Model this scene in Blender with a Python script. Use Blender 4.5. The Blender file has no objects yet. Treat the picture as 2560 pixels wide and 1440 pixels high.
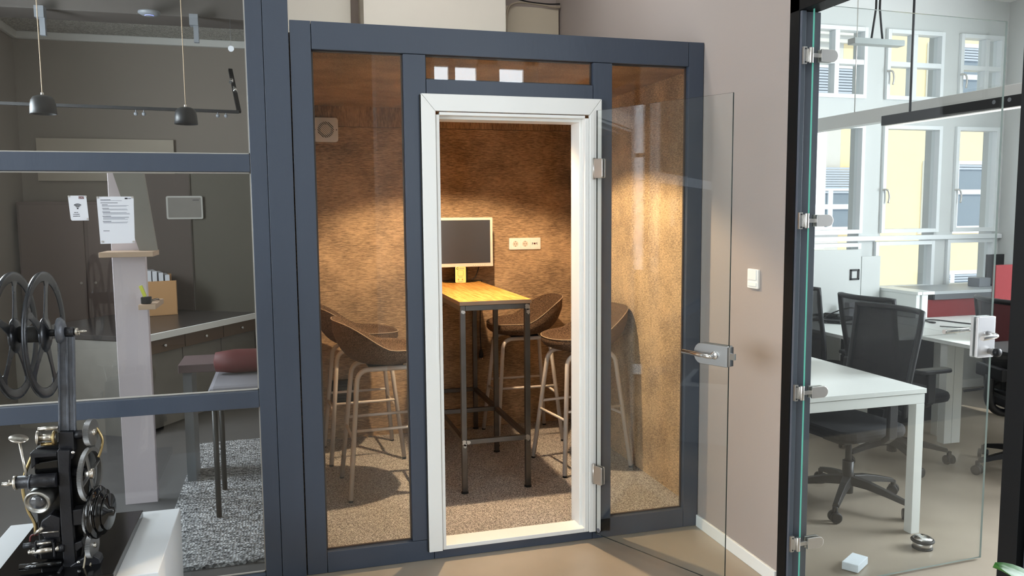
import bpy, bmesh, math, random
from mathutils import Vector, Matrix, noise
random.seed(7)
sc = bpy.context.scene
C = bpy.context.scene.collection
PI = math.pi
# ------------------------------------------------------------------ camera
F_PX, YAW, PITCH, ROLL, CAM_H, CAM_D = 1994.37, .2789, .0961, -.0082, 1.6286, 3.5795
def make_camera():
    cy, sy, cp, sp = math.cos(YAW), math.sin(YAW), math.cos(PITCH), math.sin(PITCH)
    F = Vector((sy*cp, cy*cp, -sp)); R = Vector((cy, -sy, 0)); U = R.cross(F)
    cr, sr = math.cos(ROLL), math.sin(ROLL)
    RC = cr*R + sr*U; UC = -sr*R + cr*U
    cam = bpy.data.cameras.new('camera'); o = bpy.data.objects.new('camera', cam); C.objects.link(o)
    cam.sensor_fit = 'HORIZONTAL'; cam.sensor_width = 36.0; cam.lens = F_PX/2560*36.0
    cam.clip_start = .05; cam.clip_end = 200
    m = Matrix((RC, UC, -F)).transposed().to_4x4(); m.translation = Vector((0, -CAM_D, CAM_H))
    o.matrix_world = m
    sc.camera = o
make_camera()
# ------------------------------------------------------------------ world, sun, exposure
sc.view_settings.view_transform = 'Standard'
sc.view_settings.look = 'None'
sc.view_settings.gamma = 1.0
sc.view_settings.use_curve_mapping = False
sc.view_settings.exposure = 0.0
w = bpy.data.worlds.new('sky'); sc.world = w; w.use_nodes = True
bg = w.node_tree.nodes['Background']; bg.inputs[0].default_value = (.74, .86, 1.0, 1); bg.inputs[1].default_value = 1.8
sun = bpy.data.lights.new('sun', 'SUN'); sun.energy = 3.1; sun.angle = .01; sun.color = (1, .93, .82)
so = bpy.data.objects.new('sun', sun); C.objects.link(so)
so.rotation_euler = Vector((-.35, .75, -.75)).normalized().to_track_quat('-Z', 'Y').to_euler()
try:
    sc.cycles.use_denoising = True
    sc.cycles.max_bounces = 10; sc.cycles.diffuse_bounces = 5; sc.cycles.transparent_max_bounces = 24
    sc.cycles.sample_clamp_indirect = 6.0
    sc.cycles.caustics_reflective = False; sc.cycles.caustics_refractive = False
except Exception: pass
def area(name, loc, aim, sx, sy, power, col, spread=PI):
    l = bpy.data.lights.new(name, 'AREA'); l.shape = 'RECTANGLE'; l.size = sx; l.size_y = sy
    l.energy = power; l.color = col; l.spread = spread
    o = bpy.data.objects.new(name, l); C.objects.link(o); o.location = loc
    o.rotation_euler = Vector(aim).to_track_quat('-Z', 'Y').to_euler()
    return o
DAY = (.86, .94, 1.0)
# daylight in the windows of the far south wall and of the west wall of the hall (behind the camera)
SOUTH = [(1.97, 2.21), (2.25, 2.59), (2.86, 3.25), (3.44, 3.69)]
for a, b in SOUTH:
    area('window_and_fill_light', ((a+b)/2, -7.08, 2.3), (0, 1, 0), b-a, 2.6, 36*(b-a)*2.6, DAY)
for yy in (-5.6, -3.7, -1.8):
    area('window_and_fill_light', (-5.1, yy, 2.0), (1, 0, 0), 1.3, 2.4, 47*1.3*2.4, DAY)
area('window_and_fill_light', (-2.5, 1.7, 2.1), (1, 0, .25), 1.2, 1.3, 150, DAY)      # unseen opening added to brighten the dark room and its ceiling
area('hall_fill_light', (.6, -2.6, 3.80), (0, 0, -1), 2.4, 1.2, 16, (1, .96, .9))  # unseen lamp added to lift the hall and the wall over the booth
area('roof_fill_light', (.80, .5, 3.82), (0, .25, -1), 1.4, .5, 36, (1, .96, .9))  # unseen lamp added to brighten the wall above the booth roof
# ------------------------------------------------------------------ materials
def srgb(r, g, b):
    f = lambda c: (c/255/12.92) if c/255 <= .04045 else ((c/255+.055)/1.055)**2.4
    return (f(r), f(g), f(b), 1)
MATS = {}
def nm(name):
    m = bpy.data.materials.new(name); m.use_nodes = True
    nt = m.node_tree; return m, nt, nt.nodes, nt.links, nt.nodes['Principled BSDF']
def plain(name, col, rough=.5, metal=0, var=.0, vs=6, bump=0, bs=200, stretch=(1, 1, 1), spec=.5, emit=None, es=1):
    m, nt, N, L, P = nm(name)
    P.inputs['Base Color'].default_value = col; P.inputs['Roughness'].default_value = rough
    P.inputs['Metallic'].default_value = metal
    P.inputs['Specular IOR Level'].default_value = spec
    if emit: P.inputs['Emission Color'].default_value = emit; P.inputs['Emission Strength'].default_value = es
    tc = N.new('ShaderNodeTexCoord'); mp = N.new('ShaderNodeMapping'); mp.inputs['Scale'].default_value = stretch
    L.new(tc.outputs['Object'], mp.inputs[0])
    if var > 0:
        n = N.new('ShaderNodeTexNoise'); n.inputs['Scale'].default_value = vs; n.inputs['Detail'].default_value = 6
        L.new(mp.outputs[0], n.inputs[0])
        mx = N.new('ShaderNodeMix'); mx.data_type = 'RGBA'
        mx.inputs[6].default_value = tuple(c*(1-var) for c in col[:3])+(1,)
        mx.inputs[7].default_value = tuple(min(1, c*(1+var)) for c in col[:3])+(1,)
        L.new(n.outputs[0], mx.inputs[0]); L.new(mx.outputs[2], P.inputs['Base Color'])
        r = N.new('ShaderNodeMapRange'); r.inputs[3].default_value = max(.02, rough-.08); r.inputs[4].default_value = min(1, rough+.1)
        L.new(n.outputs[0], r.inputs[0]); L.new(r.outputs[0], P.inputs['Roughness'])
    if bump > 0:
        n2 = N.new('ShaderNodeTexNoise'); n2.inputs['Scale'].default_value = bs; n2.inputs['Detail'].default_value = 3
        L.new(mp.outputs[0], n2.inputs[0])
        b = N.new('ShaderNodeBump'); b.inputs['Strength'].default_value = bump; b.inputs['Distance'].default_value = .002
        L.new(n2.outputs[0], b.inputs['Height']); L.new(b.outputs[0], P.inputs['Normal'])
    MATS[name] = m; return m
def weave(name, lo, hi, stretch, sc1=60, bump=.8):
    """streaky woven wall fabric"""
    m, nt, N, L, P = nm(name)
    tc = N.new('ShaderNodeTexCoord'); mp = N.new('ShaderNodeMapping'); mp.inputs['Scale'].default_value = stretch
    L.new(tc.outputs['Object'], mp.inputs[0])
    n = N.new('ShaderNodeTexNoise'); n.inputs['Scale'].default_value = sc1; n.inputs['Detail'].default_value = 5; n.inputs['Roughness'].default_value = .7
    L.new(mp.outputs[0], n.inputs[0])
    n2 = N.new('ShaderNodeTexNoise'); n2.inputs['Scale'].default_value = 4; n2.inputs['Detail'].default_value = 4; n2.inputs['Roughness'].default_value = .5
    L.new(tc.outputs['Object'], n2.inputs[0])
    ad = N.new('ShaderNodeMath'); ad.operation = 'MULTIPLY_ADD'; ad.inputs[1].default_value = .5
    L.new(n2.outputs[0], ad.inputs[0])
    sb = N.new('ShaderNodeMath'); sb.operation = 'SUBTRACT'; sb.inputs[1].default_value = .25
    L.new(n.outputs[0], sb.inputs[0]); L.new(sb.outputs[0], ad.inputs[2])
    cr = N.new('ShaderNodeValToRGB'); cr.color_ramp.elements[0].position = .36; cr.color_ramp.elements[0].color = lo
    cr.color_ramp.elements[1].position = .66; cr.color_ramp.elements[1].color = hi
    L.new(ad.outputs[0], cr.inputs[0]); L.new(cr.outputs[0], P.inputs['Base Color'])
    P.inputs['Roughness'].default_value = .8
    P.inputs['Sheen Weight'].default_value = .2
    b = N.new('ShaderNodeBump'); b.inputs['Strength'].default_value = bump; b.inputs['Distance'].default_value = .004
    L.new(n.outputs[0], b.inputs['Height']); L.new(b.outputs[0], P.inputs['Normal'])
    MATS[name] = m; return m
def speckle(name, cols, scale, rough=.95, bump=.9, dist=.004):
    m, nt, N, L, P = nm(name)
    tc = N.new('ShaderNodeTexCoord')
    v = N.new('ShaderNodeTexVoronoi'); v.inputs['Scale'].default_value = scale
    L.new(tc.outputs['Object'], v.inputs[0])
    sp = N.new('ShaderNodeSeparateColor'); L.new(v.outputs['Color'], sp.inputs[0])
    cr = N.new('ShaderNodeValToRGB'); cr.color_ramp.interpolation = 'LINEAR'
    while len(cr.color_ramp.elements) < len(cols): cr.color_ramp.elements.new(.5)
    for i, (p, c) in enumerate(cols): cr.color_ramp.elements[i].position = p; cr.color_ramp.elements[i].color = c
    L.new(sp.outputs[0], cr.inputs[0]); L.new(cr.outputs[0], P.inputs['Base Color'])
    P.inputs['Roughness'].default_value = rough; P.inputs['Specular IOR Level'].default_value = .15
    b = N.new('ShaderNodeBump'); b.inputs['Strength'].default_value = bump; b.inputs['Distance'].default_value = dist
    L.new(v.outputs['Distance'], b.inputs['Height']); L.new(b.outputs[0], P.inputs['Normal'])
    MATS[name] = m; return m
def glass(name, tint=(.97, .985, .98), ior=1.5, edge=False, boost=0.0):
    m = bpy.data.materials.new(name); m.use_nodes = True
    nt = m.node_tree; N, L = nt.nodes, nt.links; N.clear()
    o = N.new('ShaderNodeOutputMaterial'); t = N.new('ShaderNodeBsdfTransparent'); g = N.new('ShaderNodeBsdfGlossy')
    g.inputs['Roughness'].default_value = 0.0; t.inputs[0].default_value = tint+(1,)
    fr = N.new('ShaderNodeFresnel'); ge = N.new('ShaderNodeNewGeometry'); mr = N.new('ShaderNodeMapRange')
    mr.inputs[3].default_value = ior; mr.inputs[4].default_value = 1/ior      # same reflectance on both faces of the thin pane
    L.new(ge.outputs['Backfacing'], mr.inputs[0]); L.new(mr.outputs[0], fr.inputs[0])
    mx = N.new('ShaderNodeMixShader')
    if boost:
        a = N.new('ShaderNodeMath'); a.operation = 'ADD'; a.inputs[1].default_value = boost; a.use_clamp = True
        L.new(fr.outputs[0], a.inputs[0]); L.new(a.outputs[0], mx.inputs[0])
    else: L.new(fr.outputs[0], mx.inputs[0])
    L.new(t.outputs[0], mx.inputs[1]); L.new(g.outputs[0], mx.inputs[2]); L.new(mx.outputs[0], o.inputs[0])
    MATS[name] = m; return m
def meshy(name, col, alpha=.45):
    m = bpy.data.materials.new(name); m.use_nodes = True
    nt = m.node_tree; N, L = nt.nodes, nt.links; P = N['Principled BSDF']
    P.inputs['Base Color'].default_value = col; P.inputs['Roughness'].default_value = .7
    P.inputs['Alpha'].default_value = alpha
    MATS[name] = m; return m
M_BLUE = plain('slate_blue_paint', srgb(62, 71, 86), .42, var=.08, vs=7, bump=.25, bs=60, stretch=(1, 1, .15))
M_DARK = plain('black_frame_paint', srgb(13, 14, 16), .55, spec=.2)
M_WHITE = plain('white_lacquer', srgb(243, 244, 242), .4, var=.015)
M_WALL = plain('grey_plaster', srgb(164, 154, 149), .85, var=.03, vs=2, bump=.15, bs=120)
M_WALL2 = plain('pale_plaster', srgb(236, 232, 222), .85, var=.03, vs=2, bump=.1, bs=120)
M_TAUPE = plain('taupe_plaster', srgb(152, 143, 134), .85, var=.05, vs=2)
M_CEILW = plain('white_ceiling', srgb(222, 222, 218), .9)
M_OFF = plain('office_wall_paint', srgb(206, 209, 208), .85, var=.02, vs=2)
M_ROUGHC = speckle('rough_acoustic_ceiling', [(0, srgb(190, 186, 178)), (1, srgb(255, 252, 244))], 90, bump=1, dist=.03)
def floor_mat():
    m, nt, N, L, P = nm('polished_screed')
    tc = N.new('ShaderNodeTexCoord'); n = N.new('ShaderNodeTexNoise'); n.inputs['Scale'].default_value = 1.6; n.inputs['Detail'].default_value = 9
    L.new(tc.outputs['Object'], n.inputs[0])
    cr = N.new('ShaderNodeValToRGB'); cr.color_ramp.elements[0].position = .3; cr.color_ramp.elements[0].color = srgb(148, 137, 122)
    cr.color_ramp.elements[1].position = .72; cr.color_ramp.elements[1].color = srgb(172, 161, 146)
    L.new(n.outputs[0], cr.inputs[0]); L.new(cr.outputs[0], P.inputs['Base Color'])
    n2 = N.new('ShaderNodeTexNoise'); n2.inputs['Scale'].default_value = 5; n2.inputs['Detail'].default_value = 8
    L.new(tc.outputs['Object'], n2.inputs[0])
    r = N.new('ShaderNodeMapRange'); r.inputs[3].default_value = .24; r.inputs[4].default_value = .42
    L.new(n2.outputs[0], r.inputs[0]); L.new(r.outputs[0], P.inputs['Roughness'])
    return m
M_FLOOR = floor_mat()
M_CARPET = speckle('booth_carpet', [(0, srgb(84, 80, 78)), (.5, srgb(164, 157, 152)), (1, srgb(232, 228, 222))], 300)
M_RUG = speckle('shaggy_rug', [(0, srgb(70, 70, 72)), (1, srgb(205, 205, 208))], 70, dist=.02)
M_FABB = weave('brown_weave_wall', srgb(116, 93, 71), srgb(208, 175, 138), (.28, .28, 2.6), sc1=95, bump=1)
M_FABV = weave('brown_weave_wall_upright', srgb(120, 96, 74), srgb(200, 168, 132), (3.0, 3.0, .35))
M_FABR = weave('tan_weave_side_wall', srgb(132, 108, 80), srgb(228, 196, 152), (.6, .6, 2.4), sc1=80)
M_GLASS = glass('clear_glass')
M_GLASSD = glass('door_glass', (.975, .99, .985))
M_EDGE = plain('green_glass_edge', srgb(110, 196, 176), .15, var=.0)
M_EDGED = plain('dark_glass_edge', srgb(54, 62, 60), .15)
M_STEEL = plain('brushed_steel', (.60, .585, .56, 1), .36, 1)
M_CHROME = plain('chrome', (.8, .8, .8, 1), .12, 1)
M_RAW = plain('raw_steel_tube', (.12, .112, .105, 1), .38, .85, var=.35, vs=9, bump=.3, bs=60)
M_WELD = plain('ground_weld', (.55, .52, .48, 1), .35, .9, var=.2, vs=30)
M_BLACK = plain('black_plastic', srgb(20, 21, 24), .45, spec=.35)
M_RUB = plain('black_rubber', srgb(20, 20, 20), .7)
M_STOOLF = speckle('brown_tweed', [(0, srgb(52, 40, 32)), (.6, srgb(98, 78, 62)), (1, srgb(138, 114, 94))], 420, bump=.6, dist=.002)
M_PIPING = plain('pale_piping', srgb(176, 156, 132), .7)
M_TUBE = plain('light_grey_tube', srgb(208, 199, 192), .4)
M_WOODEDGE = plain('laminate_edge', srgb(160, 134, 112), .5)
M_SHELFW = plain('pale_oak', srgb(176, 150, 128), .55, var=.1, vs=5, stretch=(1, 1, 6))
M_BROWNW = plain('brown_desk_wood', srgb(96, 74, 54), .5, var=.1, vs=5, stretch=(.4, 3, 3))
M_CARD = plain('cardboard', srgb(186, 142, 96), .8, var=.05)
M_PAPER = plain('white_paper', srgb(204, 207, 214), .6)
M_INK = plain('dark_ink', srgb(38, 40, 48), .7)
M_INK2 = plain('grey_ink', srgb(120, 124, 134), .7)
M_INKR = plain('brown_red_ink', srgb(92, 34, 30), .7)
M_DESKW = plain('white_desk', srgb(228, 232, 230), .35, var=.01)
M_OLIVE = plain('yellow_card', srgb(236, 216, 140), .5)
M_OCHRE = plain('ochre_print', srgb(196, 130, 70), .6)
M_REDP = plain('dark_red_felt', srgb(100, 12, 17), .9, bump=.4, bs=400)
M_REDC = plain('maroon_cushion', srgb(92, 36, 38), .6)
M_MESH = meshy('black_mesh', srgb(16, 17, 19), .7)
M_SEATK = plain('black_seat_fabric', srgb(24, 24, 27), .9, bump=.4, bs=500)
M_IRON = plain('black_hammered_enamel', srgb(34, 35, 40), .36, .25, var=.12, vs=40, bump=.35, bs=160)
M_IRONG = plain('worn_grey_enamel', srgb(92, 96, 104), .4, .4, var=.3, vs=60, bump=.4, bs=180)
M_REEL = plain('black_reel_enamel', srgb(46, 48, 52), .26, .5, var=.05, vs=6)
M_GEAR = plain('dull_gear_steel', (.22, .22, .22, 1), .4, .9, var=.2, vs=30)
M_NICKEL = plain('worn_nickel', (.55, .52, .47, 1), .28, 1, var=.25, vs=40)
M_BRASS = plain('aged_brass', (.42, .32, .16, 1), .4, 1, var=.3, vs=40)
M_BAKE = plain('glossy_black_bakelite', srgb(12, 12, 13), .08)
M_LENS = plain('lens_glass', srgb(66, 68, 72), .04, 0, spec=.9)
M_PLATE = plain('glossy_black_plate', srgb(10, 10, 12), .12)
M_PED = plain('white_pedestal_paint', srgb(214, 218, 222), .5, var=.03, vs=9)
M_YELLOWW = plain('yellow_render', srgb(242, 216, 166), .9, var=.07, vs=1.2, bump=.6, bs=12)
M_GREYR = plain('grey_render', srgb(206, 200, 190), .9, var=.05)
M_WFRAME = plain('white_window_frame', srgb(232, 236, 238), .5)
M_PANEO = plain('dull_far_pane', srgb(120, 130, 138), .12)
M_BLIND = plain('grey_blind', srgb(176, 180, 186), .6)
M_LEAF = plain('green_leaf', srgb(40, 96, 26), .45, var=.3, vs=30)
M_TERRA = plain('white_pot', srgb(220, 218, 212), .5)
M_FOAM = plain('white_foam', srgb(222, 232, 240), .9, bump=.6, bs=150)
M_SCREEN = plain('reflection_grey_screen', srgb(58, 61, 70), .3)  # black screen lightened: the hall's reflection is put into the colour
M_BEZEL = plain('pale_bezel', srgb(226, 214, 204), .4)
M_GREYP = plain('grey_table_plastic', srgb(110, 114, 120), .5)
M_LAMPON = plain('lit_lamp', (1, .8, .55, 1), .5, emit=(1, .72, .42, 1), es=14)
M_BLUELED = plain('blue_led', (.2, .2, 1, 1), .5, emit=(.2, .25, 1, 1), es=2.5)
M_MAP = plain('grey_map_print', srgb(122, 118, 112), .7, var=.15, vs=12)
def table_wood():
    m, nt, N, L, P = nm('orange_bamboo')
    tc = N.new('ShaderNodeTexCoord'); mp = N.new('ShaderNodeMapping'); mp.inputs['Scale'].default_value = (26, 2.0, 2)
    mp.inputs['Rotation'].default_value = (0, 0, .12)
    L.new(tc.outputs['Object'], mp.inputs[0])
    n = N.new('ShaderNodeTexNoise'); n.inputs['Scale'].default_value = 2.4; n.inputs['Detail'].default_value = 6; n.inputs['Roughness'].default_value = .6
    L.new(mp.outputs[0], n.inputs[0])
    cr = N.new('ShaderNodeValToRGB'); cr.color_ramp.elements[0].position = .3; cr.color_ramp.elements[0].color = srgb(196, 132, 62)
    cr.color_ramp.elements[1].position = .6; cr.color_ramp.elements[1].color = srgb(232, 178, 98)
    L.new(n.outputs[0], cr.inputs[0]); L.new(cr.outputs[0], P.inputs['Base Color']); P.inputs['Roughness'].default_value = .25
    return m
M_TOP = table_wood()
# ------------------------------------------------------------------ mesh helpers
def box(bm, x0, x1, y0, y1, z0, z1, mi=0, rot=None, bevel=0):
    vs = [bm.verts.new((x, y, z)) for x in (x0, x1) for y in (y0, y1) for z in (z0, z1)]
    if rot: bmesh.ops.transform(bm, matrix=rot, verts=vs)
    fs = []
    for f in ((0, 1, 3, 2), (4, 6, 7, 5), (0, 4, 5, 1), (2, 3, 7, 6), (0, 2, 6, 4), (1, 5, 7, 3)):
        fc = bm.faces.new([vs[i] for i in f]); fc.material_index = mi; fs.append(fc)
    if bevel:
        es = list({e for f in fs for e in f.edges})
        bmesh.ops.bevel(bm, geom=es, offset=bevel, segments=2, affect='EDGES', profile=.5)
    return vs
def frames(pts, closed=False):
    pts = [Vector(p) for p in pts]; n = len(pts); T = []
    for i in range(n):
        if closed: t = pts[(i+1) % n]-pts[i-1]
        else: t = pts[min(i+1, n-1)]-pts[max(i-1, 0)]
        T.append(t.normalized())
    a = Vector((0, 0, 1)) if abs(T[0].z) < .9 else Vector((1, 0, 0))
    u = (a-T[0]*a.dot(T[0])).normalized(); out = []
    for i in range(n):
        u = (u-T[i]*u.dot(T[i]));
        u = u.normalized() if u.length > 1e-6 else T[i].orthogonal().normalized()
        out.append((pts[i], u, T[i].cross(u)))
    return out
def tube(bm, pts, r, n=10, closed=False, mi=0, ry=None):
    fr = frames(pts, closed); rings = []
    for i, (p, u, v) in enumerate(fr):
        rr = r[i] if isinstance(r, (list, tuple)) else r
        r2 = rr if ry is None else ry
        rings.append([bm.verts.new(p+u*(math.cos(2*PI*k/n)*rr)+v*(math.sin(2*PI*k/n)*r2)) for k in range(n)])
    m = len(rings)
    for i in range(m if closed else m-1):
        A, B = rings[i], rings[(i+1) % m]
        for k in range(n):
            f = bm.faces.new((A[k], A[(k+1) % n], B[(k+1) % n], B[k])); f.smooth = True; f.material_index = mi
    if not closed:
        for ring, rev in ((rings[0], True), (rings[-1], False)):
            f = bm.faces.new(ring[::-1] if rev else ring); f.material_index = mi
def cyl(bm, p, q, r, n=20, mi=0, r2=None):
    tube(bm, [p, q], [r, r2 if r2 is not None else r], n, mi=mi)
def bar(bm, p, q, w, d, mi=0, up=None):
    """rectangular bar from p to q"""
    p, q = Vector(p), Vector(q); t = (q-p).normalized()
    a = Vector(up) if up else (Vector((0, 0, 1)) if abs(t.z) < .9 else Vector((1, 0, 0)))
    u = (a-t*a.dot(t)).normalized(); v = t.cross(u)
    A = [bm.verts.new(c+u*s*w/2+v*k*d/2) for c in (p, q) for s, k in ((-1, -1), (1, -1), (1, 1), (-1, 1))]
    for f in ((0, 3, 2, 1), (4, 5, 6, 7), (0, 1, 5, 4), (1, 2, 6, 5), (2, 3, 7, 6), (3, 0, 4, 7)):
        fc = bm.faces.new([A[i] for i in f]); fc.material_index = mi
def lathe(bm, prof, n=28, axis='Z', org=(0, 0, 0), mi=0, rot=None):
    """prof: list of (radius, height)"""
    org = Vector(org); rings = []
    for r, h in prof:
        ring = []
        for k in range(n):
            a = 2*PI*k/n; c, s = math.cos(a)*r, math.sin(a)*r
            v = {'Z': Vector((c, s, h)), 'X': Vector((h, c, s)), 'Y': Vector((c, h, s))}[axis]
            if rot: v = rot @ v
            ring.append(bm.verts.new(org+v))
        rings.append(ring)
    if tuple(prof[0]) == tuple(prof[-1]):
        for v in rings[-1]: bm.verts.remove(v)
        rings[-1] = rings[0]
    for A, B in zip(rings, rings[1:]):
        for k in range(n):
            f = bm.faces.new((A[k], A[(k+1) % n], B[(k+1) % n], B[k])); f.smooth = True; f.material_index = mi
    if tuple(prof[0]) == tuple(prof[-1]): return
    for ring in (rings[0], rings[-1]):
        f = bm.faces.new(ring); f.material_index = mi
def prism(bm, poly, a0, a1, axis='Y', mi=0, org=(0, 0, 0)):
    """extrude a 2D polygon; axis Y: poly in (x,z); axis X: poly in (y,z); axis Z: poly in (x,y)"""
    org = Vector(org)
    def mk(p, a):
        return org+{'Y': Vector((p[0], a, p[1])), 'X': Vector((a, p[0], p[1])), 'Z': Vector((p[0], p[1], a))}[axis]
    A = [bm.verts.new(mk(p, a0)) for p in poly]; B = [bm.verts.new(mk(p, a1)) for p in poly]; n = len(poly)
    f = bm.faces.new(A); f.material_index = mi; f = bm.faces.new(B[::-1]); f.material_index = mi
    for i in range(n):
        f = bm.faces.new((A[i], B[i], B[(i+1) % n], A[(i+1) % n])); f.material_index = mi
def rrect(w, h, r, n=5, cx=0, cy=0):
    out = []
    for sx, sy, a0 in ((1, 1, 0), (-1, 1, 90), (-1, -1, 180), (1, -1, 270)):
        for k in range(n+1):
            a = math.radians(a0+90*k/n); out.append((cx+sx*(w/2-r)+r*math.cos(a), cy+sy*(h/2-r)+r*math.sin(a)))
    return out
def fillet(pts, r, n=5):
    pts = [Vector(p) for p in pts]; out = [pts[0]]
    for i in range(1, len(pts)-1):
        p = pts[i]; a = (pts[i-1]-p); b = (pts[i+1]-p); d = min(r, a.length*.45, b.length*.45)
        A = p+a.normalized()*d; B = p+b.normalized()*d
        for k in range(n+1):
            t = k/n; out.append(A*(1-t)**2+p*2*t*(1-t)+B*t*t)
    out.append(pts[-1]); return out
def smooth(pts, k=6):
    pts = [Vector(p) for p in pts]; P = [pts[0]]+pts+[pts[-1]]; out = []
    for i in range(1, len(P)-2):
        for j in range(k):
            t = j/k; a, b, c, d = P[i-1], P[i], P[i+1], P[i+2]
            out.append(.5*((2*b)+(c-a)*t+(2*a-5*b+4*c-d)*t*t+(3*b-a-3*c+d)*t**3))
    out.append(pts[-1]); return out
def obj(name, bm, mats, parent=None, bevel=0, recalc=True, label=None):
    if recalc: bmesh.ops.recalc_face_normals(bm, faces=bm.faces)
    me = bpy.data.meshes.new(name); bm.to_mesh(me); bm.free()
    for m in (mats if isinstance(mats, (list, tuple)) else [mats]): me.materials.append(m)
    o = bpy.data.objects.new(name, me); C.objects.link(o)
    if parent: o.parent = parent
    if bevel:
        b = o.modifiers.new('bevel', 'BEVEL'); b.width = bevel; b.segments = 2; b.limit_method = 'ANGLE'; b.angle_limit = .6
    if label: o['label'] = label
    return o
def thing(name, label, cat, loc=(0, 0, 0), rz=0, group=None):
    o = bpy.data.objects.new(name, None); C.objects.link(o); o.empty_display_size = .1
    o.location = loc; o.rotation_euler = (0, 0, rz); o['label'] = label; o['category'] = cat
    if group: o['group'] = group
    return o
def tag(o, label, cat, group=None):
    o['label'] = label; o['category'] = cat
    if group: o['group'] = group
    return o
def struct(name, bm, m, bevel=0, parent=None):
    o = obj(name, bm, m, parent, bevel)
    if not parent: o['kind'] = 'structure'
    return o
def sbox(name, x0, x1, y0, y1, z0, z1, m, parent=None, bevel=0):
    bm = bmesh.new(); box(bm, x0, x1, y0, y1, z0, z1); return struct(name, bm, m, bevel, parent)
def pbox(name, x0, x1, y0, y1, z0, z1, m, parent=None, bevel=0, label=None):
    bm = bmesh.new(); box(bm, x0, x1, y0, y1, z0, z1); return obj(name, bm, m, parent, bevel, label=label)
def dup(root, loc, rz, label, group=None):
    r = root.copy(); C.objects.link(r); r.location = loc; r.rotation_euler = (0, 0, rz); r['label'] = label
    if group: r['group'] = group
    for ch in list(root.children):
        c = ch.copy(); C.objects.link(c); c.parent = r
        for g in list(ch.children):
            d = g.copy(); C.objects.link(d); d.parent = c
    return r
def pane(name, x0, x1, y0, y1, z0, z1, parent=None, m=None, edge=None, edge2=None):
    """glass pane; the narrow sides carry the edge material"""
    bm = bmesh.new(); box(bm, x0, x1, y0, y1, z0, z1); bm.faces.ensure_lookup_table()
    d = (x1-x0, y1-y0, z1-z0); ax = d.index(min(d)); bm.normal_update()
    for f in bm.faces:
        f.material_index = 0 if abs(f.normal[ax]) > .5 else (1 if f.normal.x < -.5 else 2)
    return obj(name, bm, [m or M_GLASS, edge or M_GLASS, edge2 or edge or M_GLASS], parent)
# ================================================================== SETTING
BXR = 2.135
WX = 2.015           # hall side of the right wall
sbox('floor', -5.3, 7.2, -7.4, 5.2, -.12, 0, M_FLOOR)
sbox('ceiling', -5.3, 7.2, -7.4, 5.2, 4.0, 4.15, M_CEILW)
# ---- hall behind the camera
sbox('wall_west', -5.25, -5.05, -7.2, 0, 0, .8, M_WALL2)
sbox('wall_west', -5.25, -5.05, -7.2, 0, 3.2, 4.0, M_WALL2)
for a, b in ((-7.2, -6.25), (-4.95, -4.35), (-3.05, -2.45), (-1.15, 0)):
    sbox('wall_west', -5.25, -5.05, a, b, .8, 3.2, M_WALL2)
for i, yy in enumerate((-5.6, -3.7, -1.8)):
    bm = bmesh.new()
    box(bm, -5.08, -5.03, yy-.65, yy-.59, .8, 3.2); box(bm, -5.08, -5.03, yy+.59, yy+.65, .8, 3.2)
    box(bm, -5.08, -5.03, yy-.65, yy+.65, .8, .86); box(bm, -5.08, -5.03, yy-.65, yy+.65, 3.14, 3.2)
    box(bm, -5.08, -5.03, yy-.03, yy+.03, .8, 3.2); box(bm, -5.08, -5.03, yy-.65, yy+.65, 2.3, 2.35)
    struct('window_%d' % (11+i), bm, M_WFRAME)
xs = [-5.25]+[v for ab in SOUTH for v in ab]+[7.2]
for i in range(0, len(xs), 2):
    sbox('wall_south', xs[i], xs[i+1], -7.2, -7.0, 0, 4.0, M_TAUPE if i == 0 else M_WALL2)
sbox('wall_south', 1.97, 3.69, -7.2, -7.0, 0, 1.0, M_WALL2); sbox('wall_south', 1.97, 3.69, -7.2, -7.0, 3.60, 4.0, M_WALL2)
sbox('wall_south_pillar', 1.18, 1.58, -7.0, -6.6, 0, 4.0, M_CEILW)
for i, (a, b) in enumerate(SOUTH):
    bm = bmesh.new()
    for x0, x1, z0, z1 in ((a-.02, a+.025, 1, 3.6), (b-.025, b+.02, 1, 3.6), (a, b, 1, 1.05), (a, b, 3.54, 3.6), (a, b, 2.5, 2.56)):
        box(bm, x0, x1, -7.04, -6.98, z0, z1)
    struct('window_%d' % (21+i), bm, M_WFRAME)
sbox('wall_east_far', 7.05, 7.2, -7.2, -2.6, 0, 4.0, M_WALL2)
sbox('wall_office_south', 2.1, 7.2, -2.72, -2.6, 0, 4.0, plain('slate_grey_wall', srgb(96, 97, 100), .8))
bm = bmesh.new(); box(bm, -.65, 1.85, -3.25, -1.95, 3.82, 4.0); tag(obj('fill_light_housing', bm, M_WHITE, bevel=.01), 'wide white flat housing of the added fill light on the hall ceiling', 'ceiling light')  # unseen housing, added to go with the hall fill light
bm = bmesh.new(); box(bm, .1, 1.7, .2, .8, 3.84, 4.0); tag(obj('fill_light_housing', bm, M_WHITE, bevel=.01), 'narrow white flat housing of the added fill light above the booth roof', 'ceiling light')  # unseen housing, added to go with the fill light over the booth
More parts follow.
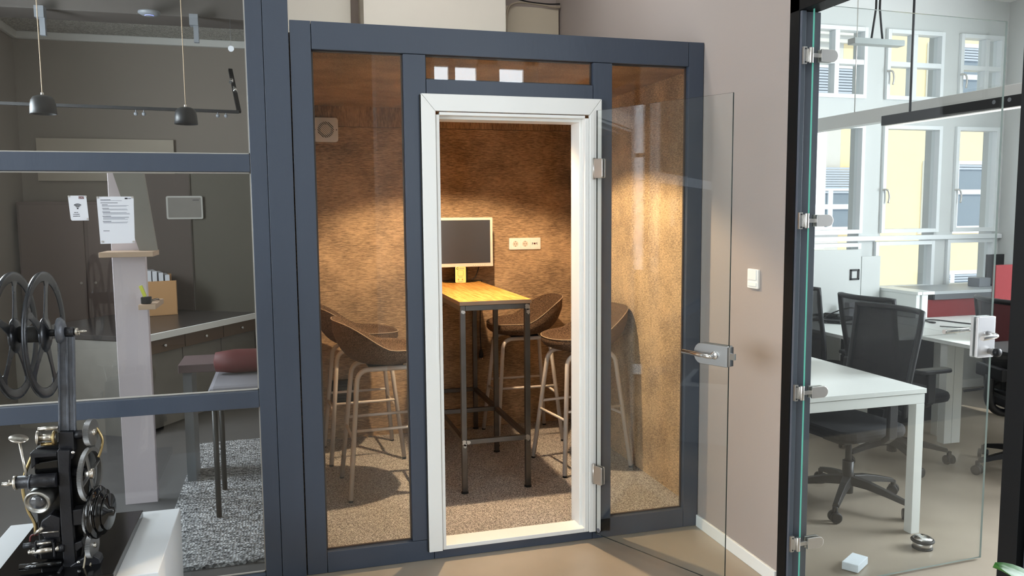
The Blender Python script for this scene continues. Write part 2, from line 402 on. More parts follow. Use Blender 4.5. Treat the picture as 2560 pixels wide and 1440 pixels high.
# ---- right wall of the hall, with the office door opening
sbox('wall_right', WX, WX+.09, -.69, .05, 0, 4.0, M_WALL)
sbox('wall_right', WX, WX+.09, .05, 2.2, 2.442, 4.0, M_WALL)
sbox('wall_right', BXR, BXR+.03, .05, 2.2, 0, 2.44, M_WALL)
sbox('wall_right', WX, WX+.09, -2.6, -.69, 2.52, 4.0, M_WALL)
sbox('wall_right', WX, WX+.09, -2.72, -2.55, 0, 2.52, M_WALL)
bm = bmesh.new(); box(bm, WX-.014, WX, -.69, -.004, 0, .062); struct('baseboard_right', bm, M_WHITE, .003)
sbox('wall_back', -.06, WX, 2.2, 2.35, 0, 4.0, M_WALL)
bm = bmesh.new(); box(bm, .56, 1.53, 1.86, 2.2, 2.46, 4.0); struct('wall_back_boxing', bm, M_WALL2, .003)
bm = bmesh.new(); box(bm, .05, .50, 2.12, 2.2, 2.46, 3.5); struct('wall_back_panel', bm, M_WALL2, .004)
bm = bmesh.new(); box(bm, 1.55, 2.0, 2.1, 2.2, 2.46, 3.10); struct('wall_back_niche', bm, plain('shaded_putty', srgb(196, 186, 168), .85), .003)
# hall wall left of the glazing and over it
sbox('wall_front_left', -5.05, -2.3, 0, .12, 0, 4.0, M_TAUPE)
sbox('wall_room_divider', -.06, .045, .06, 5.0, 0, 4.0, M_TAUPE)
# ---- dark room behind the left glazing
sbox('floor_room', -2.35, -.06, .05, 5.0, .0, .004, plain('dark_floor', srgb(84, 82, 82), .5, var=.1))
sbox('wall_room_back', -2.5, .0, 5.0, 5.2, 0, 4.0, M_TAUPE)
for y0, y1, z0, z1 in ((.12, 1.1, 0, 4), (2.3, 5, 0, 4), (1.1, 2.3, 0, 1.45), (1.1, 2.3, 2.75, 4)):
    sbox('wall_room_left', -2.5, -2.35, y0, y1, z0, z1, M_TAUPE)  # gap in this wall left for the added room light
sbox('ceiling_room', -2.35, -.06, .12, 5.0, 3.33, 3.42, M_ROUGHC)
bm = bmesh.new(); box(bm, -2.34, -.06, 4.95, 5.0, 3.26, 3.33); struct('trim_1', bm, M_CEILW, .01)
bm = bmesh.new(); box(bm, -2.35, -2.30, .12, 5.0, 3.26, 3.33); struct('trim_2', bm, M_CEILW, .01)
bm = bmesh.new(); box(bm, -2.34, -.07, 3.0, 3.35, 3.10, 3.33); struct('trim_3', bm, plain('dark_beam', srgb(70, 64, 60), .8), .005)
# ================================================================== BOOTH
BX0, BX1, BY = .06, 2.08, 2.08
FL = .032
bm = bmesh.new(); box(bm, BX0, BX1+.02, .045, BY+.02, 0.0, FL); struct('floor_booth', bm, M_CARPET)
# back wall: woven panels with open joints
bw = thing('wall_booth_back', 'brown woven fabric wall behind the bar table inside the booth', 'wall'); bw['kind'] = 'structure'
for k in ('label', 'category'): del bw[k]
pbox('panel', BX0, BX1+.03, BY, BY+.05, FL, 2.213, M_FABB, bw)
pbox('panel', BX0, BX1+.03, BY+.001, BY+.05, 2.216, 2.40, M_FABV, bw)
sbox('wall_booth_right', BX1, BX1+.05, .052, BY+.05, 0, 2.4, M_FABR)
sbox('wall_booth_left', BX0-.012, BX0+.02, .06, BY, 0, 2.4, M_FABB)
bm = bmesh.new(); box(bm, BX0, BX1+.05, .05, BY+.05, 2.353, 2.40); struct('ceiling_booth', bm, M_FABV)
sbox('trim_4', BX0, WX-.001, .05, 2.19, 2.40, 2.438, M_BLUE)      # booth roof board
# carve: the right wall stands in front of the booth wall only outside; inside it is the fabric face
# downlight in the booth ceiling
dl = thing('ceiling_downlight', 'lit recessed round downlight in the fabric ceiling of the booth', 'ceiling light', (1.09, .88, 2.353))
bm = bmesh.new(); lathe(bm, [(.030, -.001), (.046, -.006), (.052, -.003), (.052, 0), (.030, 0)], 28); obj('trim_ring', bm, M_STEEL, dl)
bm = bmesh.new(); lathe(bm, [(.029, -.0005), (.029, -.0025), (.001, -.0028)], 24); obj('bulb', bm, M_LAMPON, dl)
sp = bpy.data.lights.new('booth_spot', 'SPOT'); sp.energy = 265; sp.color = (1, .71, .42); sp.spot_size = math.radians(131); sp.spot_blend = .22; sp.shadow_soft_size = .028
spo = bpy.data.objects.new('booth_spot', sp); C.objects.link(spo); spo.location = (1.09, .88, 2.345)
# facade: stiles and rails, each a piece of its own
FY0, FY1 = -.0, .05
fac = thing('booth_facade', 'slate blue painted timber and glass front of the small meeting booth', 'partition')
def piece(name, x0, x1, z0, z1, y0=FY0, y1=FY1, m=None, par=None):
    g = .0012
    return pbox(name, x0+g, x1-g, y0, y1, z0+g, z1-g, m or M_BLUE, par or fac, .0015)
piece('stile', .056, .1446, .0, 2.441)                       # left end
piece('rail', .1446, 1.93, 2.322, 2.441)                     # top
piece('stile', 1.93, 2.013, .0, 2.441)                       # right end
piece('stile', .534, .6355, .099, 2.322)
piece('stile', 1.4315, 1.529, .03, 2.322)
piece('rail', .1446, .6355, .0, .099)
piece('rail', 1.4315, 1.93, .0, .099)
piece('rail', .6355, 1.4315, .0, .052)
piece('rail', .6355, 1.4315, 2.10, 2.217)
# inner returns behind the openings (depth of the wall)
for x0, x1, z0, z1 in ((.1446, .534, .099, 2.322), (1.529, 1.93, .099, 2.322), (.6355, 1.4315, 2.217, 2.322)):
    pane('glass_pane', x0+.0005, x1-.0005, .020, .026, z0+.0005, z1-.0005, fac)
bm = bmesh.new()
for x0, x1, z0, z1 in ((.1446, .534, .099, 2.322), (1.529, 1.93, .099, 2.322), (.6355, 1.4315, 2.217, 2.322)):
    for a, b, c, d in ((x0, x0+.006, z0, z1), (x1-.006, x1, z0, z1), (x0, x1, z0, z0+.006), (x0, x1, z1-.006, z1)):
        box(bm, a, b, .027, .036, c, d)
obj('glazing_bead', bm, plain('bead_brown', srgb(72, 56, 48), .5), fac)
# white door frame around the opening
df = thing('door_frame', 'white lacquered door frame around the open booth doorway', 'door frame')
ix0, ix1, izt = .690, 1.385, 2.060
def mitre(poly, name='casing'):
    bm = bmesh.new(); prism(bm, poly, -.022, -.0005, 'Y'); obj(name, bm, M_WHITE, df, .002)
ox0, ox1, ozt, ozb = .608, 1.4665, 2.150, .045
mitre([(ox0, ozb), (ix0-.018, ozb), (ix0-.018, izt+.014), (ox0, ozt)])
mitre([(ox1, ozb), (ix1+.022, ozb), (ix1+.022, izt+.014), (ox1, ozt)])
mitre([(ox0+.0015, ozt), (ix0-.018, izt+.0155), (ix1+.022, izt+.0155), (ox1-.0015, ozt)])
pbox('jamb', ix0-.016, ix0, -.016, .145, .052, izt, M_WHITE, df, .002)
pbox('jamb', ix1, ix1+.020, -.016, .03, .052, izt, M_WHITE, df, .002)
pbox('jamb', ix1-.012, ix1+.006, .031, .145, .052, izt, M_WHITE, df, .002)
pbox('head', ix0, ix1, -.016, .03, izt-.002, izt+.012, M_WHITE, df, .002)
pbox('head', ix0, ix1-.012, .031, .145, izt-.014, izt+.006, M_WHITE, df, .002)
pbox('sill', ix0-.016, ix1+.02, -.014, .10, .046, .066, M_WHITE, df, .002)
pbox('seal', ox0-.005, ox0-.0005, -.016, -.001, ozb, ozt-.004, M_RUB, df)
# strike on the left casing
bm = bmesh.new(); prism(bm, rrect(.009, .17, .004, cx=ix0-.026, cy=1.02), -.0235, -.0222, 'Y'); obj('strike_plate', bm, M_WHITE, df)
# open glass door of the booth
bd = thing('glass_door', 'frameless clear glass door of the booth standing open in front of its right window', 'door', (1.428, -.034, 0), math.atan2(-.672, .322))
LW = .745
pane('glass_panel', .012, LW, -.004, .004, .045, 2.093, bd, M_GLASSD, M_EDGED)
for zz in (1.825, .345):
    bm = bmesh.new()
    prism(bm, rrect(.052, .09, .008, cx=.030, cy=zz), -.013, -.0042, 'Y')
    prism(bm, rrect(.052, .09, .008, cx=.030, cy=zz), .0042, .013, 'Y')
    h = obj('hinge', bm, M_STEEL, bd, .001)
    bm = bmesh.new(); cyl(bm, (-.004, -.002, zz-.05), (-.004, -.002, zz+.05), .007, 12); box(bm, -.034, -.006, -.004, .006, zz-.045, zz+.045)
    obj('knuckle', bm, M_STEEL, h)
ZL = 1.025
def stadium(x0, x1, z0, z1, r):
    pts = []
    for k in range(9): a = PI/2+PI*k/8/1; pts.append((x0+r+r*math.cos(a), (z0+z1)/2+(z1-z0)/2*math.sin(a)))
    return pts+[(x1, z0), (x1, z1)]
bm = bmesh.new()
pl = stadium(LW-.16, LW+.004, ZL-.044, ZL+.044, .035)
prism(bm, pl, .0045, .020, 'Y'); prism(bm, pl, -.020, -.0045, 'Y')
lk = obj('lock_case', bm, plain('satin_lock_steel', (.34, .34, .335, 1), .4, .9), bd, .002)
for s in (-1, 1):
    bm = bmesh.new()
    tube(bm, fillet([(LW-.055, s*.020, ZL+.0), (LW-.055, s*.052, ZL-.002), (LW-.195, s*.052, ZL+.004)], .03), .0095, 12)
    lathe(bm, [(.016, .020), (.016, .026), (.010, .027)], 16, 'Y', (LW-.055, 0, ZL), rot=Matrix.Diagonal((1, s, 1)))
    obj('lever_handle', bm, M_CHROME, bd)
bm = bmesh.new(); box(bm, LW+.004, LW+.014, -.012, .012, ZL-.040, ZL+.040); box(bm, LW+.014, LW+.030, -.006, .006, ZL-.012, ZL+.014)
obj('latch', bm, M_CHROME, bd)
bm = bmesh.new(); lathe(bm, [(.011, -.0005), (.011, .0006), (.008, .0008), (.008, -.0005)], 20, 'Y', (.03, -.0048, .068)); obj('safety_mark', bm, M_INK2, bd)
# ---- ventilation fan on the booth wall
vf = thing('wall_fan', 'square white ventilation fan cover high on the brown booth wall', 'fan', (.306, BY-.001, 2.19))
k = 1.09
bm = bmesh.new(); prism(bm, rrect(.152*k, .152*k, .02), -.022, 0, 'Y'); obj('cover', bm, M_WHITE, vf, .004)
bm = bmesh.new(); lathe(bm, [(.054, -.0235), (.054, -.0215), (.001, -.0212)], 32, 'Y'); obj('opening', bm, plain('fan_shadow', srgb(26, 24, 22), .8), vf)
bm = bmesh.new(); lathe(bm, [(.034, -.027), (.034, -.0236), (.001, -.0236)], 28, 'Y'); obj('hub', bm, plain('fan_mesh_grey', srgb(190, 182, 172), .6), vf)
for i in range(-5, 6):
    c = i*.0105; L = math.sqrt(max(.0, .055**2-c**2)); bm = bmesh.new()
    d = Vector((.7071, 0, -.7071)); n_ = Vector((.7071, 0, .7071)); o_ = n_*c+Vector((0, -.027, 0))
    bar(bm, o_-d*L, o_+d*L, .003, .0052, up=(0, 1, 0)); obj('slat', bm, M_WHITE, vf)
for s in (-1, 1):
    bm = bmesh.new(); lathe(bm, [(.004, -.024), (.004, -.021)], 10, 'Y', (s*.072, 0, 0)); obj('screw', bm, M_INK, vf)
# ---- sockets
sk = thing('wall_socket', 'white triple socket panel on the brown fabric wall right of the monitor', 'socket', (1.720, BY-.001, 1.388))
kz = 1.06
bm = bmesh.new(); prism(bm, rrect(.243, .086, .006), -.010, 0, 'Y'); obj('plate', bm, M_WHITE, sk, .002)
for i in (-1, 0, 1):
    bm = bmesh.new(); prism(bm, rrect(.066, .066, .003, cx=i*.074), -.0135, -.0102, 'Y'); ins = obj('insert', bm, M_WHITE, sk, .001)
    if i < 1:
        bm = bmesh.new(); lathe(bm, [(.0215, -.0145), (.0215, -.0137), (.019, -.0137), (.019, -.0141), (.001, -.0141)], 24, 'Y', (i*.074, 0, 0)); obj('well', bm, M_BEZEL, ins)
        bm = bmesh.new()
        for dx in (-.009, .009): lathe(bm, [(.003, -.0152), (.003, -.0143)], 10, 'Y', (i*.074+dx, 0, 0))
        for dz in (-.017, .017): box(bm, i*.074-.003, i*.074+.003, -.0150, -.0143, dz-.002, dz+.002)
        obj('contact', bm, M_INK, ins)
    else:
        bm = bmesh.new(); box(bm, i*.074-.007, i*.074+.007, -.0145, -.0137, -.006, .006); obj('port', bm, M_INKR, ins)
        bm = bmesh.new()
        for s in (-1, 1): prism(bm, [(i*.074+s*.010, .004), (i*.074+s*.02, .010), (i*.074+s*.02, -.012)], -.0142, -.0137, 'Y')
        obj('mark', bm, M_INK2, ins)
# ================================================================== BAR TABLE
TX0, TX1, TY0, TY1, TZ = .926, 1.344, .712, 2.070, 1.131
tb = thing('bar_table', 'tall narrow bar table with orange wood top on raw steel legs', 'table', (TX0, TY0, FL))
def T(x): return x-TX0
def TYf(y): return y-TY0
z0 = FL
TW, TD, TH = TX1-TX0, TY1-TY0, TZ-FL
bm = bmesh.new(); box(bm, 0, TW, 0, TD, TH-.022, TH); bm.faces.ensure_lookup_table(); bm.normal_update()
for f in bm.faces: f.material_index = 0 if f.normal.z > .5 else 1
obj('tabletop', bm, [M_TOP, M_WOODEDGE], tb, .001)
S_ = .030
zt = TH-.0235
lx = (.006, TW-.006-S_); ly = (.010, .715, TD-.012-S_)
for i, x in enumerate(lx):
    for j, y in enumerate(ly):
        bm = bmesh.new(); box(bm, x, x+S_, y, y+S_, .012, zt-S_-.0008); lg = obj('leg', bm, M_RAW, tb, .002)
        bm = bmesh.new(); lathe(bm, [(.012, .013), (.012, .009), (.021, .008), (.021, 0.001)], 16, 'Z', (x+S_/2, y+S_/2, 0)); obj('foot', bm, M_RUB, lg)
for x in lx:
    bm = bmesh.new(); box(bm, x, x+S_, ly[0], ly[2]+S_, zt-S_, zt); obj('frame_rail', bm, M_RAW, tb, .002)
    for a, b in ((ly[0]+S_, ly[1]), (ly[1]+S_, ly[2])):
        bm = bmesh.new(); box(bm, x+.001, x+S_-.001, a+.0005, b-.0005, .283, .310); obj('stretcher', bm, M_RAW, tb, .002)
for y in ly:
    bm = bmesh.new(); box(bm, lx[0]+S_+.0005, lx[1]-.0005, y+.001, y+S_-.001, zt-S_, zt); obj('frame_rail', bm, M_RAW, tb, .002)
    bm = bmesh.new(); box(bm, lx[0]+S_+.0005, lx[1]-.0005, y+.001, y+S_-.001, .284, .311); obj('stretcher', bm, M_RAW, tb, .002)
def patch(pts, m=M_WELD):
    bm = bmesh.new()
    for cx, cz, w_, h_ in pts:
        n = 12; prism(bm, [(cx+w_*math.cos(2*PI*k/n)*(1+.25*math.sin(3*k)), cz+h_*math.sin(2*PI*k/n)*(1+.2*math.cos(5*k))) for k in range(n)], ly[0]-.0012, ly[0]+.0008, 'Y')
    return bm
for pts_ in ([(lx[0]+.015, .296, .013, .018), (lx[0]+.035, .298, .014, .011), (lx[0]+.016, .278, .009, .012)], [(lx[1]+.012, .297, .013, .019)], [(lx[1]+.014, zt-.02, .014, .018), (lx[1]+.018, zt-.045, .010, .017)], [(lx[0]+.016, zt-.035, .012, .010)]):
    obj('weld', patch(pts_), M_WELD, tb)
# ---- monitor standing on the table
mo = thing('monitor', 'switched-off monitor with pale bezel at the far end of the bar table', 'monitor', (1.185, 1.955, TZ), 0)
mx0, mx1, mz0, mz1 = -.215, .250, .108, .455
bm = bmesh.new(); prism(bm, rrect(mx1-mx0, mz1-mz0, .006, cx=(mx0+mx1)/2, cy=(mz0+mz1)/2), -.040, -.012, 'Y'); obj('housing', bm, M_BEZEL, mo, .003)
bm = bmesh.new(); box(bm, mx0+.018, mx1-.020, -.0415, -.0403, mz0+.026, mz1-.018); obj('screen', bm, M_SCREEN, mo)
bm = bmesh.new(); prism(bm, rrect(mx1-mx0-.03, mz1-mz0-.03, .03, cx=(mx0+mx1)/2, cy=(mz0+mz1)/2), -.0115, .022, 'Y'); obj('back_cover', bm, M_BLACK, mo, .008)
bm = bmesh.new(); box(bm, -.02, .07, -.008, .03, .012, .20); obj('stand_neck', bm, M_BLACK, mo, .006)
bm = bmesh.new()
prism(bm, [(.015+.125*math.cos(2*PI*k/32), -.0+.085*math.sin(2*PI*k/32)) for k in range(32)], .001, .012, 'Z'); obj('stand_base', bm, M_BAKE, mo, .004)
bm = bmesh.new()
for i in range(6): box(bm, .10+i*.017, .108+i*.017, -.0408, -.0400, mz0+.008, mz0+.010)
obj('button', bm, M_INK2, mo)
cb = bmesh.new(); tube(cb, smooth([(1.32, 1.98, 1.30), (1.35, 1.99, 1.25), (1.31, 1.93, 1.17), (1.27, 1.90, 1.140), (1.35, 1.93, 1.139), (1.365, 1.98, 1.12), (1.366, 2.03, .95), (1.362, 2.03, .75), (1.366, 2.025, .62)], 6), .0038, 8)
cable = tag(obj('power_cable', cb, M_BLACK), 'black power cable looping over the far table edge and hanging beside the leg', 'cable')
bm = bmesh.new(); lathe(bm, [(.007, .035), (.012, .028), (.017, .0), (.017, -.022), (.012, -.026)], 14, 'Z', (1.366, 2.025, .59)); pg = obj('plug', bm, M_BLACK, cable)
bm = bmesh.new()
for dx in (-.008, .008): cyl(bm, (1.366+dx, 2.025, .566), (1.366+dx, 2.025, .546), .0022, 8)
obj('pin', bm, M_CHROME, pg)
bm = bmesh.new(); cyl(bm, (1.325, 1.99, 1.262), (1.365, 1.992, 1.268), .009, 12); obj('connector', bm, M_BLACK, cable)
# ---- little yellow card on the table
yc = thing('sign_card', 'small pale yellow printed card propped against the monitor', 'sign', (1.187, 1.872, TZ+.0005), 0)
def tilt(o): o.rotation_euler = (-.13, .03, 0); return o
bm = bmesh.new(); prism(bm, rrect(.076, .112, .008, cx=0, cy=.057), -.003, 0, 'Y'); card = tilt(obj('card', bm, M_OLIVE, yc))
fx = (PI/2, 0, 0)
bm = bmesh.new()
ring = [(-.021+.007*math.cos(math.radians(a)), -.0036, .100+.007*math.sin(math.radians(a))) for a in range(40, 330, 20)]; tube(bm, ring, .0014, 6); box(bm, -.021, -.0135, -.0036, -.003, .099, .101)
obj('logo', bm, M_INK, card)
for zz, a, b in ((.103, -.009, .026), (.097, -.009, .028), (.040, -.014, .014), (.013, -.022, -.010), (.013, .006, .020), (.007, -.012, .012)):
    bm = bmesh.new(); box(bm, a, b, -.0036, -.003, zz-.0012, zz+.0012); obj('print', bm, M_INK2, card)
for cx in (-.016, .013):
    bm = bmesh.new(); lathe(bm, [(.0045, -.0036), (.0045, -.003)], 12, 'Y', (cx, 0, .023)); obj('icon', bm, M_OCHRE, card)
# (the code square in the middle is left blank: only its rounded outline)
bm = bmesh.new(); tube(bm, [(x, -.0034, z) for x, z in rrect(.040, .038, .008, cx=0, cy=.068)], .0008, 5, closed=True); obj('outline', bm, M_OCHRE, card)
# ================================================================== STOOLS
def make_stool(name, label, group):
    st = thing(name, label, 'stool', (0, 0, FL), 0, group)
    SH = .772
    def surf(phi, r):
        c, s = math.cos(phi), math.sin(phi)
        back = max(0, (-c+.12)/1.12)                       # 1 at the back, 0 at the front
        back = back*back*(3-2*back)
        R = .235+.03*max(0, -c)
        e = 2.4
        q = (abs(c)**e+abs(s)**e)**(-1/e)
        H = .012*abs(s)**2+.175*back
        if c > 0: H -= .004*c
        rr = (1-(1-r)**1.45)*q*R
        z = SH+.055*r**3.6+H*r**3.2
        if c < 0: z += 0
        return Vector((c*rr*(1.02 if c > 0 else .99)+ (-.022*back*r**3), s*rr, z))
    NR, NP = 12, 40
    bm = bmesh.new()
    th = .026
    top = [[bm.verts.new(surf(2*PI*k/NP, i/NR)) for k in range(NP)] for i in range(1, NR+1)]
    ct = bm.verts.new(surf(0, 0))
    def under(phi, i):
        p = surf(phi, i/NR); f = .9+.1*(1-(i/NR)**6)
        e = th*(1-.55*(i/NR)**8)
        out = Vector((math.cos(phi), math.sin(phi), 0))*e*.75*(i/NR)**4
        if i == NR: return p+out*.35+Vector((0, 0, -e*.55))
        return p+out+Vector((0, 0, -e*1.35))
    bot = [[bm.verts.new(under(2*PI*k/NP, i)) for k in range(NP)] for i in range(1, NR+1)]
    cb_ = bm.verts.new(surf(0, 0)-Vector((0, 0, th*1.35)))
    for k in range(NP):
        k2 = (k+1) % NP
        bm.faces.new((ct, top[0][k], top[0][k2])); bm.faces.new((cb_, bot[0][k2], bot[0][k]))
        for i in range(NR-1):
            bm.faces.new((top[i][k], top[i+1][k], top[i+1][k2], top[i][k2])); bm.faces.new((bot[i][k], bot[i][k2], bot[i+1][k2], bot[i+1][k]))
        bm.faces.new((top[-1][k], bot[-1][k], bot[-1][k2], top[-1][k2]))
    for f in bm.faces: f.smooth = True
    obj('seat', bm, M_STOOLF, st)
    bm = bmesh.new()
    tube(bm, [surf(2*PI*k/NP, 1)+Vector((math.cos(2*PI*k/NP)*.004, math.sin(2*PI*k/NP)*.004, -.004)) for k in range(NP)], .0024, 6, closed=True)
    obj('piping', bm, M_PIPING, st)
    bm = bmesh.new(); box(bm, -.10, .10, -.09, .09, SH-.046, SH-.0365); obj('underplate', bm, M_BLACK, st, .003)
    FX, FYY, TXx, TYy, TZz = .232, .218, .165, .128, SH-.052
    for sx in (1, -1):
        for sy in (1, -1):
            foot = Vector((sx*FX, sy*FYY, .012)); knee = Vector((sx*TXx, sy*TYy, TZz)); mid = Vector((0, sy*TYy, TZz))
            bm = bmesh.new(); tube(bm, fillet([foot, knee, mid], .07, 7), .0138, 12); lg = obj('leg', bm, M_TUBE, st)
            bm = bmesh.new(); cyl(bm, foot+Vector((0, 0, -.011)), foot+Vector((0, 0, .004)), .0135, 12); obj('foot_cap', bm, M_BLACK, lg)
    def onleg(sx, sy, z):
        t = (z-.012)/(TZz-.012); return Vector((sx*(FX+(TXx-FX)*t), sy*(FYY+(TYy-FYY)*t), z))
    for sy in (1, -1):
        bm = bmesh.new(); tube(bm, [onleg(1, sy, .385), onleg(-1, sy, .385)], .0085, 10); obj('stretcher', bm, M_TUBE, st)
    for sx in (1, -1):
        bm = bmesh.new(); tube(bm, [onleg(sx, 1, .335), onleg(sx, -1, .335)], .0085, 10); obj('stretcher', bm, M_TUBE, st)
    return st
G_ST = 'upholstered bar stools around the booth table'
s0 = make_stool('bar_stool', 'brown tweed bar stool nearest the left window, in front of another stool', G_ST)
s0.location = (.535, 1.005, FL); s0.rotation_euler = (0, 0, .04)
dup(s0, (.468, 1.685, FL), .05, 'brown tweed bar stool left of the table, farther one by the back wall')
dup(s0, (1.60, 1.775, FL), PI-.02, 'brown tweed bar stool right of the table, far one against the back wall')
dup(s0, (1.778, 1.065, FL), PI+.14, 'brown tweed bar stool right of the table, near one beside the right wall')
# small black ventilation box on the floor behind the left stools
bm = bmesh.new(); box(bm, .29, .44, 2.02, 2.075, .30, .46); vb = tag(obj('heater_box', bm, M_BLACK, bevel=.012), 'small black ribbed box low on the wall behind the left stools', 'box')
for i in range(6):
    bm = bmesh.new(); box(bm, .30, .43, 2.012, 2.0195, .318+i*.022, .326+i*.022); obj('rib', bm, M_INK, vb)
# ================================================================== LEFT GLAZING
gl = thing('glazed_screen', 'slate blue timber framed glass screen left of the booth', 'partition')
PX0, PX1 = -.122, -.052
GX = -2.3
piece('stile', PX0, PX1, 0, 3.6, -.002, .05, par=gl)
piece('post', PX1, .0535, 0, 3.6, -.004, .058, par=gl)
for z0_, z1_ in ((1.797+.005, 1.878), (.786, .860), (0.0, .030), (3.0, 3.08)):
    piece('rail', GX, PX0, z0_, z1_, .0, .05, par=gl)
piece('stile', GX-.06, GX, 0, 3.6, .0, .05, par=gl)
for z0_, z1_ in ((1.878, 3.0), (.860, 1.802), (.030, .786)):
    pane('glass_pane', GX+.001, PX0-.001, .022, .028, z0_+.001, z1_-.001, gl)
bm = bmesh.new()
for z0_, z1_ in ((1.878, 3.0), (.860, 1.802), (.030, .786)):
    for a, b, c, d in ((GX, PX0, z0_, z0_+.005), (GX, PX0, z1_-.005, z1_), (PX0-.005, PX0, z0_, z1_)):
        box(bm, a, b, .030, .038, c, d)
obj('glazing_bead', bm, M_TUBE, gl)
sbox('wall_over_glazing', -2.4, .05, 0, .06, 3.6, 4.0, M_TAUPE)
# paper notices stuck on the glass (outer face y=.022)
def notice(name, label, pts, fn):
    t = thing(name, label, 'notice')
    bm = bmesh.new(); prism(bm, pts, .0195, .0208, 'Y'); p = obj('sheet', bm, M_PAPER, t)
    fn(t); return t
def fn1(t):
    bm = bmesh.new(); cx, cz = -.7925, 1.658
    for r in (.0075, .0125, .0175):
        tube(bm, [(cx+r*math.cos(math.radians(a)), .0192, cz-.004+r*math.sin(math.radians(a))) for a in range(45, 136, 9)], .0016, 6)
    lathe(bm, [(.0032, .0188), (.0032, .0196)], 14, 'Y', (cx, 0, cz-.004)); obj('wifi_symbol', bm, M_INK, t)
    bm = bmesh.new(); box(bm, -.787, -.768, .0188, .0194, 1.692, 1.702); lg = obj('logo', bm, M_INKR, t)
    bm = bmesh.new()      # light strokes in the dark logo block (too small to read in the photograph)
    for p_, q_ in (((-.785, 1.700), (-.785, 1.694)), ((-.785, 1.694), (-.782, 1.694)), ((-.7805, 1.700), (-.7805, 1.694)), ((-.778, 1.694), (-.776, 1.700)), ((-.776, 1.700), (-.774, 1.694)), ((-.7725, 1.700), (-.7695, 1.699)), ((-.7695, 1.699), (-.7725, 1.694))):
        bar(bm, (p_[0], .0186, p_[1]), (q_[0], .0186, q_[1]), .0006, .0010, up=(0, 1, 0))
    obj('strokes', bm, M_PAPER, lg)
    for zz, words in ((1.6375, ((-.806, -.799), (-.7975, -.792))), (1.6300, ((-.8105, -.808), (-.8065, -.8015), (-.8005, -.787))), (1.6225, ((-.811, -.7925), (-.7915, -.786)))):
        for a_, b_ in words:
            bm = bmesh.new(); box(bm, a_, b_, .0190, .0195, zz-.0012, zz+.0012); obj('print', bm, M_INK, t)
    for x, z in ((-.822, 1.702), (-.760, 1.702), (-.7585, 1.611)):
        bm = bmesh.new(); lathe(bm, [(.0035, .017), (.0035, .0195)], 12, 'Y', (x, 0, z)); obj('pin', bm, M_STEEL, t)
notice('wifi_notice', 'small white wifi notice stuck on the left glazing', [(-.826, 1.705), (-.759, 1.705), (-.754, 1.605), (-.816, 1.605), (-.820, 1.610)], fn1)
def fn2(t):
    rng = random.Random(3); bm = bmesh.new(); bd_ = bmesh.new()
    rows = [(1.688, -.708, -.670, 1), (1.6845, -.708, -.628, 0), (1.6755, -.708, -.644, 1), (1.668, -.703, -.682, 1), (1.6645, -.703, -.604, 0), (1.661, -.703, -.612, 0)]
    z = 1.6535
    for k in range(4):
        rows.append((z, -.703, -.680+rng.random()*.01, 1)); z -= .0035
        for j in range(2+k % 3): rows.append((z, -.701, -.600-rng.random()*.02, 0)); z -= .0034
        z -= .004
    rows.append((1.5615, -.703, -.680, 1))
    for zz, a, b, bold in rows:
        box(bm if not bold else bd_, a, b, .0190, .0195, zz-.0007-(.0004*bold), zz+.0007)
    obj('text_lines', bm, M_INK2, t); obj('headings', bd_, M_INK, t)
    bm = bmesh.new(); box(bm, -.617, -.606, .0189, .0195, 1.690, 1.696); lg = obj('logo', bm, M_INK, t)
    bm = bmesh.new(); box(bm, -.604, -.5935, .0189, .0195, 1.6912, 1.6948); obj('print', bm, M_INK2, t)
    for x, z in ((-.717, 1.697), (-.5885, 1.698), (-.708, 1.518), (-.593, 1.516)):
        bm = bmesh.new(); lathe(bm, [(.0038, .017), (.0038, .0195)], 12, 'Y', (x, 0, z)); obj('pin', bm, M_STEEL, t)
notice('rules_notice', 'large white page of printed text stuck on the left glazing', [(-.7215, 1.701), (-.5835, 1.701), (-.5875, 1.510), (-.7165, 1.509)], fn2)
# ================================================================== DARK ROOM CONTENTS
def pendant(x, y, z, label):
    t = thing('pendant_lamp', label, 'lamp', (x, y, z), 0, 'dark dome pendants in the dim room')
    bm = bmesh.new(); k = 1.0
    prof = [(.004, .104*k), (.03, .102*k), (.048, .094*k), (.060, .076*k), (.065, .05), (.068, 0), (.064, 0), (.060, .05), (.054, .074), (.03, .096), (.004, .098)]
    lathe(bm, prof, 32); obj('shade', bm, M_BLACK, t)
    bm = bmesh.new(); cyl(bm, (0, 0, .104), (0, 0, .118), .008, 12); obj('cord_grip', bm, M_TUBE, t)
    bm = bmesh.new(); tube(bm, [(0, 0, .118), (0, 0, 3.33-z)], .0026, 6); obj('cord', bm, M_PIPING, t)
    return t
pendant(-1.262, 1.5, 2.19, 'dark dome pendant lamp left, above the wifi notice')
pendant(-.545, 1.75, 2.175, 'dark dome pendant lamp right, nearer the blue post')
tr = thing('track_rail', 'dark lighting track crossing the dim room with small spots', 'track light')
bm = bmesh.new(); bar(bm, (-2.3, 3.0, 2.43), (-.29, 3.0, 2.405), .022, .03); obj('rail', bm, M_BLACK, tr)
bm = bmesh.new(); bar(bm, (-.29, 3.0, 2.405), (-.36, 3.35, 2.78), .022, .03); obj('rail', bm, M_BLACK, tr)
for x in (-1.02, -.965, -.445, -.385):
    bm = bmesh.new(); cyl(bm, (x, 3.0, 2.405), (x, 3.0, 2.386), .004, 8); lathe(bm, [(.002, .013), (.012, .009), (.015, 0), (.011, -.011), (.002, -.014)], 14, 'Z', (x, 3.0, 2.374)); obj('spot', bm, M_GREYP, tr)
bm = bmesh.new(); cyl(bm, (-.345, 3.28, 2.70), (-.352, 3.22, 2.66), .016, 12); cyl(bm, (-.33, 3.2, 2.62), (-.318, 3.15, 2.58), .015, 12); obj('spot', bm, M_CHROME, tr)
